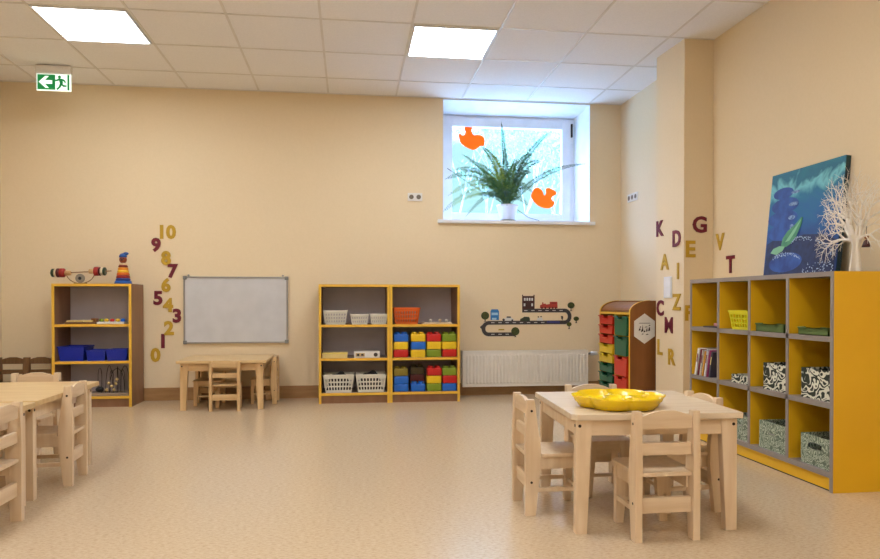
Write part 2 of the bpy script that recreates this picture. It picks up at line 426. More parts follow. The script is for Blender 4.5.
copy_thing(ch, 'pale wooden child chair at left end of table with yellow tray', (0.822, 2.80, 0), -PI/2)
copy_thing(ch, 'pale wooden child chair behind yellow tray, on radiator side of table', (1.128, 3.03, 0), PI)
copy_thing(ch, 'pale wooden child chair between the tray table and amber cube shelf', (1.378, 2.745, 0), PI/2+.05)
copy_thing(ch, 'pale wooden child chair nearest the camera at left edge of photo', (-1.396, 2.777, 0), PI/2)
copy_thing(ch, 'pale wooden child chair side-on at right edge of left tables', (-1.410, 3.50, 0), PI/2+.07)
copy_thing(ch, 'pale wooden child chair facing camera behind the left tables', (-1.705, 3.93, 0), PI)
ch2 = make_chair('honey wooden child chair seen from behind, in front of table below whiteboard', M['wood_y'], H=0.392/.84, W=.235/.84, group=G1)
ch2.scale = (.84, .84, .84); ch2.location = (-.970, 5.648, 0)
copy_thing(ch2, 'honey wooden child chair side-on at right end of table below whiteboard', (-.712, 6.00, 0), PI/2)
copy_thing(ch2, 'honey wooden child chair tucked behind left half of table below whiteboard', (-1.165, 5.95, 0), PI)
ch3 = make_chair('brown wooden child chair by back wall in far left corner', M['darkwood'], H=.405/.85, W=.212/.85, group='brown chairs against the back wall')
ch3.scale = (.85, .85, .85); ch3.location = (-2.695, 5.87, 0); ch3.rotation_euler = (0, 0, PI)
copy_thing(ch3, 'brown wooden child chair by back wall touching left bookcase', (-2.482, 5.87, 0), PI)

# ------------------------------------------------------------------ tables
def make_table(label, x0, x1, y0, y1, H, top, wood, inset=.035, notch=.02):
    cx, cy = (x0+x1)/2, (y0+y1)/2; a, c = (x1-x0)/2, (y1-y0)/2
    t = empty('child_table', label, 'table', (cx, cy, 0))
    b = MB(); k = notch
    b.prism([(-a+k, -c), (a-k*.4, -c), (a, -c+k*.4), (a, c-k*.4), (a-k*.4, c), (-a+k*.4, c), (-a, c-k*.4), (-a, -c+k)], H-.022, H, 'z', .003); b.build('tabletop', top, t)
    for sx in (-1, 1):
        for sy in (-1, 1):
            xo, yo = sx*(a-inset), sy*(c-inset)
            b = MB()
            b.prism([(xo, 0), (xo-sx*.042, 0), (xo-sx*.062, H-.022), (xo, H-.022)], min(yo, yo-sy*.035), max(yo, yo-sy*.035), 'y', .003)
            lg = b.build('leg', wood, t)
            b = MB(); b.lathe([(.006, -.001), (.006, .0015)], (xo-sx*.014, yo, H-.045), 10, 'y'); b.build('bolt', M['bolt'], lg)
            b = MB(); b.lathe([(.006, -.001), (.006, .0015)], (xo, yo-sy*.014, H-.045), 10, 'x'); b.build('bolt', M['bolt'], lg)
    e = .045
    for sy in (-1, 1):
        b = MB(); yo = sy*(c-inset-.006); b.box(-a+inset+.055, a-inset-.055, min(yo, yo-sy*.018), max(yo, yo-sy*.018), H-.082, H-.022, .002); b.build('apron', M[HOR.get(wood.name, 'darkwood')], t)
    for sx in (-1, 1):
        b = MB(); xo = sx*(a-inset-.006); b.box(min(xo, xo-sx*.018), max(xo, xo-sx*.018), -c+inset+.03, c-inset-.03, H-.082, H-.022, .002); b.build('apron', wood, t)
    return t
make_table('pale wooden child table holding the yellow divided tray', .822, 1.473, 2.412, 3.052, .445, M['woodtop'], M['wood'], inset=.018).rotation_euler = (0, 0, -.052)
make_table('wooden child table at left edge, the one nearer the camera', -1.972, -1.320, 2.47, 3.122, .432, M['woodtop_y'], M['wood'], inset=.030)
make_table('wooden child table at left, farther of the two pushed together', -1.972, -1.320, 3.130, 3.87, .435, M['woodtop_y'], M['wood'], inset=.030)
make_table('long honey-coloured wooden child table below the whiteboard', -1.345, -.655, 5.580, 6.205, .393, M['woodtop_y'], M['wood_y'], inset=.028, notch=.008)

# yellow divided tray
def platter():
    bm = bmesh.new(); NT, R0, ROUT, Hh = 120, .18, .182, .046
    NL = 6
    def rim(a):
        u = abs(math.sin((a*NL)/2)); return R0*(0.86 + 0.14*u**0.7)
    rows = []
    prof = [('c', 0, .012), ('c', .035, .012), ('c', .05, .036), ('c', .056, .038), ('w', .07, 0), ('w', .35, 0), ('w', .75, 0), ('w', .93, 0), ('r', 1.0, Hh), ('r', 1.03, Hh), ('o', 1.02, Hh-.004), ('o', .98, Hh-.012), ('o', .86, .002), ('o', .55, 0), ('o', .01, 0)]
    for kind, r, z in prof:
        row = []
        for i in range(NT):
            a = 2*PI*i/NT; Rm = rim(a)
            ph = (a*NL/2/PI) % 1.0; dv = min(ph, 1-ph)          # 0 at a divider
            if kind == 'c': rr, zz = r*(1+0*a), z
            elif kind == 'w':
                rr = .058 + (Rm-.058)*r
                wall = max(0, 1-dv*rr*2*PI/NL/.010)
                zz = .006 + .030*min(1, wall) + (.016 if r > .9 else 0) + (.012 if r < .1 else 0)
                zz = min(zz, .038)
            else: rr, zz = Rm*r, z
            row.append(bm.verts.new((rr*math.cos(a), rr*math.sin(a), max(zz, 0))))
        rows.append(row)
    for i in range(len(rows)-1):
        for k in range(NT):
            f = bm.faces.new((rows[i][k], rows[i][(k+1) % NT], rows[i+1][(k+1) % NT], rows[i+1][k])); f.smooth = True
    bmesh.ops.recalc_face_normals(bm, faces=bm.faces)
    me = bpy.data.meshes.new('divided_tray'); bm.to_mesh(me); bm.free(); me.materials.append(M['platter'])
    o = bpy.data.objects.new('divided_tray', me); COL.objects.link(o); o.location = (1.050, 2.605, .4465); o.rotation_euler = (0,0,.45)
    tag(o, 'glossy yellow plastic scalloped tray with compartments on pale table', 'tray')
platter()

# ------------------------------------------------------------------ bookcases
def bookcase(label, x0, x1, y0, y1, H, levels, group=None, endpanel=None):
    t = empty('bookcase', label, 'bookcase', (x0, y0, 0), group=group)
    W, D = x1-x0, y1-y0; th = .021
    for xa, xb in ((0, th), (W-th, W)):
        b = MB(); b.box(xa, xb, .003, D, 0, H); p = b.build('side_panel', M['brown'], t)
        b = MB(); b.box(xa, xb, 0, .003, 0, H); b.build('edge_band', M['edge'], p)
    b = MB(); b.box(th, W-th, .003, D, H-th, H); b.build('top_panel', M['brown'], t)
    b = MB(); b.box(th, W-th, 0, .003, H-th, H); b.build('top_edge_band', M['edge'], t)
    for z in levels:
        b = MB(); b.box(th, W-th, .008, D-.006, z-.020, z); p = b.build('shelf', M['brown_in'], t)
        b = MB(); b.box(th, W-th, .004, .008, z-.021, z+.001); b.build('edge_band', M['edge'], p)
    b = MB(); b.box(th, W-th, .02, .034, 0, levels[-1]-.02); b.build('plinth', M['brown'], t)
    b = MB(); b.box(th, W-th, D-.006, D, levels[-1]-.02, H-th); b.build('back_panel', M['backp'], t)
    return t
LV = (.662, .380, .088)
bookcase('yellow-edged bookcase holding white baskets, left one of the middle pair', -.257, .335, 5.83, 6.205, 1.0, LV, 'yellow-edged brown bookcases')
bookcase('yellow-edged bookcase full of coloured bricks, next to the radiator', .337, .934, 5.83, 6.205, 1.0, LV, 'yellow-edged brown bookcases')
bookcase('yellow-edged brown bookcase with blue bins in left corner', -2.366, -1.757, 5.875, 6.205, 1.0, (.673, .374, .090), 'yellow-edged brown bookcases')
ZT, ZM, ZB = .6622, .3802, .0882

def basket(name, label, cat, loc, w, d, h, m, rows=3, cols=9, rot=0, taper=.82, group=None):
    """perforated tapered basket; base centre at loc"""
    b = MB(); bm = b.bm
    def P(side, u, v):
        k = taper + (1-taper)*v
        a, c = w/2*k, d/2*k; z = v*h
        return {0: (-a+2*a*u, -c, z), 1: (a, -c+2*c*u, z), 2: (a-2*a*u, c, z), 3: (-a, c-2*c*u, z)}[side]
    nr = rows*2+1
    us = [i/(cols*2+1) for i in range(cols*2+2)]
    vs = [0, .14] ; st = .70/(nr-2)
    vs = [0]; 
    for i in range(nr): vs.append(.12 + .72*(i+ (0.25 if i % 2 else 0))/nr if i else .14)
    vs = sorted(set([0] + [.14 + .72*(i + (.35 if i % 2 else 0))/(nr-1) for i in range(nr)] + [1.0]))
    for side in range(4):
        cn = cols if side in (0, 2) else max(3, int(cols*d/w))
        us = [0] + [ (k//2 + (.38 if k % 2 == 0 else 1.0))/(cn+.38) for k in range(cn*2+1)]
        for j in range(len(vs)-1):
            for i in range(len(us)-1):
                if j % 2 == 1 and j < len(vs)-2 and i % 2 == 1: continue
                sl = lambda u, v: P(side, min(1, max(0, u)), v)
                b.quad([sl(us[i], vs[j]), sl(us[i+1], vs[j]), sl(us[i+1], vs[j+1]), sl(us[i], vs[j+1])])
    a, c = w/2*taper, d/2*taper
    b.quad([(-a, -c, 0), (a, -c, 0), (a, c, 0), (-a, c, 0)])
    bmesh.ops.remove_doubles(bm, verts=bm.verts, dist=1e-5)
    o = b.build(name, m, None, loc, rot, solid=.003)
    r = MB(); a, c = w/2+.004, d/2+.004
    r.box(-a, a, -c, -c+.009, h-.012, h, .002); r.box(-a, a, c-.009, c, h-.012, h, .002)
    r.box(-a, -a+.009, -c, c, h-.012, h, .002); r.box(a-.009, a, -c, c, h-.012, h, .002)
    r.build('rim', m, o)
    return tag(o, label, cat, group)
GB = 'white perforated baskets'
basket('basket', 'white perforated basket, largest and leftmost on the upper shelf', 'basket', (-.120, 5.95, ZT), .198, .19, .118, M['basketw'], 3, 8, group=GB)
basket('basket', 'small white basket in the middle of the upper shelf', 'basket', (.082, 5.94, ZT), .152, .16, .086, M['basketw'], 2, 7, group=GB)
basket('basket', 'small white basket at right end of the upper shelf', 'basket', (.244, 5.94, ZT), .145, .16, .088, M['basketw'], 2, 7, group=GB)
basket('basket', 'large white laundry-style basket at left on the bottom shelf', 'basket', (-.094, 5.97, ZB), .258, .23, .152, M['basketw'], 3, 9, group=GB)
basket('basket', 'large white laundry-style basket at right on the bottom shelf', 'basket', (.178, 5.97, ZB), .258, .23, .152, M['basketw'], 3, 9, group=GB)
def mound(x, y, z, w, d, h, label):
    b = MB(); bm = b.bm; N = 14; g = []
    for i in range(N+1):
        row = []
        for j in range(N+1):
            u, v = i/N*2-1, j/N*2-1
            zz = h*(1-max(abs(u), abs(v))**3)*(.86+.14*math.sin(5*u+3*v)*math.cos(4*v))
            row.append(bm.verts.new((u*w/2, v*d/2, zz)))
        g.append(row)
    for i in range(N):
        for j in range(N):
            f = bm.faces.new((g[i][j], g[i+1][j], g[i+1][j+1], g[i][j+1])); f.smooth = True
    bm.faces.new([g[i][0] for i in range(N, -1, -1)] + [g[0][j] for j in range(1, N+1)] + [g[i][N] for i in range(1, N+1)] + [g[N][j] for j in range(N-1, 0, -1)])
    tag(b.build('cloth_bundle', M['dark'], None, (x, y, z)), label, 'cloth', 'dark bundles in the large white baskets')
mound(-.094, 5.985, ZB+.01, .21, .185, .165, 'dark grey bundle heaped in bottom-shelf basket on the left')
mound(.178, 5.985, ZB+.01, .21, .185, .170, 'dark grey bundle heaped in bottom-shelf basket on the right')
# middle shelf boxes
t = tag(MB().box(-.105, .105, -.08, .08, 0, .042, .003).build('box', M['cream'], None, (-.125, 5.945, ZM)), 'flat cream yellow box lying on the middle shelf', 'box')
b = MB(); b.box(-.108, .108, -.004, -.0, .034, .046); 
b.build('lid', mat('yellow_lid', (240, 220, 120), .5), t, (0, -.079, 0))
t = tag(MB().box(-.108, .108, -.09, .09, 0, .052, .002).build('game_box', M['card'], None, (.145, 5.945, ZM)), 'flat white game box with brown and dark prints on its edge', 'box')
b = MB(); b.box(-.095, -.02, -.0915, -.0895, .012, .040); b.build('printed_panel', mat('tan_print', (190, 160, 110), .6), t)
b = MB(); b.lathe([(.017, -.0012), (.017, 0)], (.072, -.0902, .026), 16, 'y'); b.build('printed_disc', M['ink'], t)
b = MB(); b.box(-.085, -.065, -.0925, -.0915, .016, .036); b.box(-.05, -.03, -.0925, -.0915, .018, .034); b.build('printed_marks', M['ink'], t)

# right bookcase: orange basket, tray, bricks
basket('basket', 'orange perforated basket on the upper shelf of the brick bookcase', 'basket', (.482, 5.955, ZT), .225, .2, .142, M['basketo'], 3, 9)
t = empty('wooden_tray', 'pale flat wooden tray with small pegs beside orange basket', 'tray', (.745, 5.93, ZT))
b = MB(); b.box(-.125, .125, -.07, .07, 0, .014, .002); b.build('tray_base', M['wood'], t)
for k, px in enumerate((-.055, .03, .085)):
    b = MB(); b.lathe([(.008, 0), (.008, .012), (.013, .016), (.013, .024), (.005, .028)], (px, -.03+.02*(k % 2), .014), 10); b.build('peg', M['card'] if k != 1 else M['wood'], t)
def brick_mesh():
    b = MB(); b.box(-.0625, .0625, -.055, .055, 0, .066, .014)
    for sx in (-1, 1):
        for sy in (-1, 1):
            b.lathe([(.021, .062), (.021, .078), (.018, .081)], (sx*.029, sy*.027, 0), 16)
    me = bpy.data.meshes.new('toy_brick'); b.bm.to_mesh(me); b.bm.free(); return me
bm_ = {}
CM = {'blue': M['blue'], 'yellow': M['yel'], 'red': M['red'], 'green': M['grn'], 'brown': mat('maroon_plastic', (110, 30, 24), .4), 'shaded_olive': mat('shaded_olive_plastic', (132, 116, 30), .4), 'dark_shaded_olive': mat('dark_shaded_olive_plastic', (78, 66, 26), .4)}  # olive tones put the shelf's shade into green-yellow brick colour
def brick(x, y, z, c, label):
    if c not in bm_:
        me = brick_mesh(); me.materials.append(CM[c]); bm_[c] = me
    o = bpy.data.objects.new('toy_brick', bm_[c]); COL.objects.link(o); o.location = (x, y, z)
    tag(o, label, 'toy brick', 'big plastic bricks stacked in the bookcase')
colx = (.432, .580, .716, .850)
cn = ('first', 'second', 'third', 'fourth'); rn = ('bottom', 'middle', 'top')
S2 = [('red', 'yellow', 'blue'), ('yellow', 'blue', 'yellow'), ('green', 'yellow', 'red'), ('red', 'yellow', 'green')]
S3 = [('blue', 'blue', 'shaded_olive'), ('blue', 'brown', 'dark_shaded_olive'), ('green', 'yellow', 'red'), ('blue', 'red', 'green')]
for sname, z0, S in (('middle', ZM, S2), ('bottom', ZB, S3)):
    for ci, col in enumerate(S):
        for ri, c in enumerate(col):
            yb = 5.905
            if sname == 'bottom' and ci == 1 and ri > 0: yb = 6.02
            cc = {'dark_shaded_olive': 'dark olive', 'brown': 'maroon'}.get(c, c)
            zz = z0 + ri*.0665
            if sname == 'bottom' and ci == 1 and ri > 0: zz = z0 + ri*.0665
            brick(colx[ci] + random.uniform(-.003, .003), yb, zz, c, '%s plastic brick, %s of the %s stack from left, %s shelf' % (cc, rn[ri], cn[ci], sname))
o = brick(colx[1], 6.02+.0, ZB, 'dark_shaded_olive', 'dark olive plastic brick standing behind the blue one, bottom shelf')

# ------------------------------------------------------------------ left bookcase contents
LT, LM, LB = .6732, .3742, .0902
def open_bin(label, x, y, z, w, d, h, m, rot=0, name='bin', group=None, taper=.86, cat='bin'):
    t = empty(name, label, cat, (x, y, z), rot, group)
    b = MB(); k = taper
    A = [(-w/2*k, -d/2*k, 0), (w/2*k, -d/2*k, 0), (w/2*k, d/2*k, 0), (-w/2*k, d/2*k, 0)]
    B = [(-w/2, -d/2, h), (w/2, -d/2, h), (w/2, d/2, h), (-w/2, d/2, h)]
    va = [b.bm.verts.new(p) for p in A]; vb = [b.bm.verts.new(p) for p in B]
    b.bm.faces.new(list(reversed(va)))
    for i in range(4): b.bm.faces.new((va[i], va[(i+1) % 4], vb[(i+1) % 4], vb[i]))
    b.build('body', m, t, solid=.003)
    r = MB(); a, c = w/2+.005, d/2+.005
    r.box(-a, a, -c, -c+.008, h-.010, h, .002); r.box(-a, a, c-.008, c, h-.010, h, .002)
    r.box(-a, -a+.008, -c, c, h-.010, h, .002); r.box(a-.008, a, -c, c, h-.010, h, .002)
    r.build('rim', m, t)
    return t
GBB = 'royal blue bins in the left bookcase'
open_bin('royal blue plastic bin, leftmost on the left bookcase', -2.235, 6.02, LM, .20, .22, .118, M['navy'], group=GBB)
open_bin('royal blue plastic bin, middle of three on left bookcase', -2.052, 5.985, LM, .145, .16, .088, M['navy'], .12, group=GBB)
open_bin('royal blue plastic bin, rightmost of three on left bookcase', -1.882, 5.985, LM, .165, .16, .092, M['navy'], group=GBB)
t = empty('sorting_tray', 'shallow tray of pale yellow pieces on left bookcase shelf', 'toy', (-2.16, 5.95, LT))
b = MB(); b.box(-.115, .115, -.06, .06, 0, .016, .003); b.build('tray_base', mat('brown_tray', (120, 84, 50), .5), t)
for k in range(6):
    b = MB(); b.box(-.017, .017, -.04, .04, 0, .014, .004); b.build('piece', M['cream'], t, (-.095+.034*k, .0, .0165), .1*(-1)**k)
b = MB(); b.box(-.02, .02, -.03, .03, 0, .03, .004); b.build('block', M['brown2'], t, (.093, .01, .016))
t = empty('knob_board', 'cream puzzle board with red, yellow and blue knobs', 'toy', (-1.925, 5.95, LT))
b = MB(); b.box(-.105, .105, -.06, .06, 0, .018, .003); b.build('board', M['card'], t)
for px, mm in ((-.085, 'grn'), (-.045, 'yel'), (0, 'red'), (.042, 'yel'), (.082, 'blue')):
    b = MB(); b.sphere((px, -.01, .030), .019, 12, (1, 1, .75)); b.build('knob', M[mm], t)
# wire toy with bells
t = empty('bell_toy', 'black wire frame toy with small bells on a pale tray, bottom shelf', 'toy', (-1.935, 5.99, LB))
b = MB(); b.box(-.15, .14, -.08, .08, 0, .020, .003); b.build('base', mat('taupe_base', (160, 140, 120), .5), t)
for k in range(7):
    px = -.06 + .03*k; hh = .20 + .02*math.sin(k*1.7)
    pts = [(px+.03*math.sin(k)*q - .015 + .06*(1-math.cos(PI*q))/2*((k % 3)-1), -.05+.10*q, .018+hh*math.sin(PI*q)**.5 if 0 < q < 1 else .018) for q in [i/14 for i in range(15)]]
    b = MB(); b.tube(pts, .0025, 6); b.build('wire', M['black'], t)
bell = mat('brass_bell', (224, 200, 140), .3, metal=.5)
for px, pz in ((-.035, .045), (.022, .045), (-.02, .10), (.005, .075), (.035, .095), (.045, .13)):
    b = MB(); b.sphere((px, -.055, pz), .013, 12); b.build('bell', bell, t)
b = MB(); b.sphere((-.1, -.02, .045), .028, 12, (1.2, 1, .9)); b.build('dark_ball', M['black'], t)

# balancing toy on top of the left bookcase
t = empty('balancing_toy', 'wooden balancing toy with striped discs on both ends', 'toy', (-2.186, 5.99, 1.0))
rod = mat('toy_rod', (150, 110, 70), .5); disc = {'r': mat('toy_red', (168, 40, 34), .45), 'm': mat('toy_maroon', (96, 30, 26), .45), 'w': mat('toy_cream', (226, 214, 180), .5), 'g': mat('toy_dark_green', (40, 62, 34), .45), 'k': mat('toy_wood', (206, 166, 112), .5)}
b = MB(); b.tube([(-.235, 0, .088), (-.1, 0, .092), (.1, 0, .102), (.24, 0, .108)], .0042, 8); b.build('rod', rod, t)
def discs(items, z, sgn):
    for x0, x1, r, c in items:
        b = MB(); b.lathe([(r*.85, x0), (r, x0+.004), (r, x1-.004), (r*.85, x1)], (0, 0, z), 20, 'x'); b.build('disc', disc[c], t)
discs([(-.222, -.200, .034, 'g'), (-.199, -.184, .036, 'w'), (-.183, -.160, .037, 'm'), (-.159, -.122, .037, 'r'), (-.120, -.076, .020, 'k')], .090, -1)
discs([(.066, .104, .020, 'k'), (.106, .142, .037, 'r'), (.143, .158, .036, 'm'), (.159, .176, .036, 'w'), (.177, .196, .034, 'g')], .104, 1)
b = MB(); b.tube([(.112*math.cos(PI+PI*q/16)-.002, 0, .100+.096*math.sin(PI+PI*q/16)) for q in range(17)], .0035, 8); b.build('rocker', rod, t)
b = MB(); b.box(-.048, .044, -.02, .02, 0, .009, .002); b.build('stand', rod, t)
b = MB(); b.lathe([(.036, -.006), (.038, 0), (.036, .006)], (-.004, 0, .046), 20, 'y'); b.build('face_disc', mat('toy_grey', (150, 140, 124), .5), t)
b = MB(); b.lathe([(.013, -.002), (.013, 0)], (-.004, -.006, .046), 16, 'y'); b.build('face_dot', M['black'], t)
# clown ring tower
t = empty('ring_tower', 'clown-topped stacking ring tower in rainbow colours on bookcase', 'toy', (-1.853, 5.985, 1.0)); t.scale = (1, 1, 1.1)
z = 0
for r0, r1, hh, c in ((.068, .064, .024, (28, 92, 180)), (.058, .055, .020, (30, 60, 140)), (.054, .050, .022, (150, 30, 24)), (.050, .046, .020, (222, 110, 24)), (.045, .042, .020, (240, 190, 40)), (.041, .038, .018, (236, 150, 40)), (.037, .034, .018, (120, 36, 26)), (.033, .028, .016, (228, 196, 150))):
    b = MB(); b.lathe([(r0-.004, z), (r0, z+.004), (r1, z+hh-.004), (r1-.004, z+hh)], (0, 0, 0), 24); b.build('ring', mat('ring_%d_%d_%d' % c, c, .4), t); z += hh
b = MB(); b.sphere((0, 0, z+.026), .030, 16); hd = b.build('head', mat('clown_head', (150, 70, 40), .45), t)
b = MB(); b.sphere((-.010, -.027, z+.032), .004, 8); b.sphere((.012, -.027, z+.032), .004, 8); b.sphere((0, -.031, z+.022), .007, 8); b.build('face', M['black'], hd)
b = MB(); b.lathe([(.031, z+.042), (.029, z+.058), (.020, z+.068), (.006, z+.074)], (.0, 0, 0), 18); b.sphere((.022, 0, z+.070), .018, 12, (1.3, 1, .7)); b.build('cap', mat('clown_cap', (36, 84, 160), .45), t)

# ------------------------------------------------------------------ whiteboard
t = empty('whiteboard', 'grey-framed blank whiteboard on the back wall', 'whiteboard', (-.984, YB-.001, .782))
b = MB(); b.box(-.435, .435, -.014, -.002, -.282, .282); b.build('writing_surface', M['board'], t)
b = MB()
b.box(-.443, .443, -.02, 0, .278, .291, .002); b.box(-.443, .443, -.02, 0, -.291, -.278, .002)
b.box(-.443, -.429, -.02, 0, -.282, .282, .002); b.box(.429, .443, -.02, 0, -.282, .282, .002); b.build('frame', M['alu'], t)
for sx in (-1, 1):
    for sz in (-1, 1):
        b = MB(); b.box(min(sx*.447, sx*.415), max(sx*.447, sx*.415), -.023, 0, min(sz*.295, sz*.264), max(sz*.295, sz*.264), .006); b.build('corner_cap', mat('grey_cap', (128, 128, 126), .5), t)
for sx in (-1, 1):
    b = MB(); b.lathe([(.009, -.008), (.009, 0)], (sx*.40, -.012, .300), 12, 'y'); b.build('hanger', M['alu'], t)

# ------------------------------------------------------------------ numbers and letters
NUM = [('10', -1.566, 1.457, 'gold'), ('9', -1.665, 1.344, 'maroon'), ('8', -1.583, 1.232, 'gold'), ('7', -1.526, 1.120, 'maroon'), ('6', -1.584, .999, 'gold'), ('5', -1.651, .886, 'maroon'), ('4', -1.568, .826, 'gold'), ('3', -1.494, .733, 'maroon'), ('2', -1.561, .627, 'gold'), ('1', -1.611, .514, 'maroon'), ('0', -1.673, .394, 'gold')]
WORD = {'10': 'ten', '9': 'nine', '8': 'eight', '7': 'seven', '6': 'six', '5': 'five', '4': 'four', '3': 'three', '2': 'two', '1': 'one', '0': 'zero'}
for c, x, z, k in NUM:
    o = text_mesh(c, .124, .006, .0055, M[k], 'wall_number', (x+.009, YB-.0035, z), (PI/2, 0, 0), 1.0)
    tag(o, '%s foam number %s on the back wall beside whiteboard' % (k, WORD[c]), 'wall number', 'numbers on the back wall')
GL = 'letters on the right wall and pillar'
aL = math.atan2(.393, -.023)                           # direction of the pillar's left face, towards the back wall
def onleft(y): return 2.334 + (y-4.60)*(-.023/.393)
for c, y, z, k in (('K', 4.93, 1.405, 'maroon'), ('A', 4.86, 1.15, 'gold'), ('C', 4.925, .808, 'maroon'), ('L', 4.925, .514, 'gold'), ('D', 4.692, 1.31, 'maroon'), ('I', 4.672, 1.075, 'gold'), ('Z', 4.689, .853, 'gold'), ('M', 4.798, .684, 'maroon'), ('R', 4.755, .453, 'gold')):
    o = text_mesh(c, .118, .006, .0035 if c != 'M' else .0006, M[k], 'wall_letter', (onleft(y)-.0035, y, z), (PI/2, 0, aL+PI), 1.0)
    tag(o, '%s foam letter %s on the left face of the pillar' % (k, c), 'wall letter', GL)
for c, x, z, k in (('G', 2.450, 1.400, 'maroon'), ('E', 2.383, 1.227, 'gold'), ('F', 2.375, .776, 'gold')):
    o = text_mesh(c, .118 if c != 'F' else .11, .006, .0035 if c != 'M' else .0006, M[k], 'wall_letter', (x, 4.5965, z), (PI/2, 0, 0), 1.0)
    tag(o, '%s foam letter %s on the front face of the pillar' % (k, c) + (' half hidden by amber shelf' if c == 'F' else ''), 'wall letter', GL)
for c, y, z, k in (('V', 4.50, 1.271, 'gold'), ('T', 4.37, 1.108, 'maroon')):
    o = text_mesh(c, .118, .006, .0035 if c != 'M' else .0006, M[k], 'wall_letter', (XR(y)-.0035, y, z), (PI/2, 0, -PI/2+.0125), 1.0)
    tag(o, '%s foam letter %s on the right wall above amber shelf' % (k, c), 'wall letter', GL)

# sockets and switch
def socket(label, loc, rot, n, w=.066):
    t = empty('wall_socket', label, 'socket', loc, rot)
    for k in range(n):
        x = (k-(n-1)/2)*w
        b = MB(); b.box(x-w/2, x+w/2, -.009, 0, -.036, .036, .002); p = b.build('plate', M['card'], t)
        b = MB(); b.lathe([(.021, -.0015), (.021, .001)], (x, -.0095, 0), 18, 'y'); b.build('recess', mat('socket_grey', (120, 108, 92), .6), p)
        b = MB(); b.lathe([(.003, -.001), (.003, 0)], (x-.009, -.011, 0), 8, 'y'); b.lathe([(.003, -.001), (.003, 0)], (x+.009, -.011, 0), 8, 'y'); b.build('pin_holes', M['black'], p)
socket('white double socket on back wall left of the window', (.586, YB-.0005, 1.800), 0, 2)
socket('white triple socket high on right wall by the window', (XR(5.95)-.0005, 5.95, 1.795), -PI/2+.0125, 3, .070)
t = empty('light_switch', 'white two-part switch plate on left face of pillar', 'switch', (onleft(4.81)-.0005, 4.81, .960), aL+PI)
b = MB(); b.box(-.055, .055, -.008, 0, -.078, .078, .003); b.build('plate', M['white'], t)
for z in (-.038, .038):
    b = MB(); b.box(-.045, .045, -.012, -.008, z-.033, z+.033, .002); b.build('rocker', M['upvc'], t)

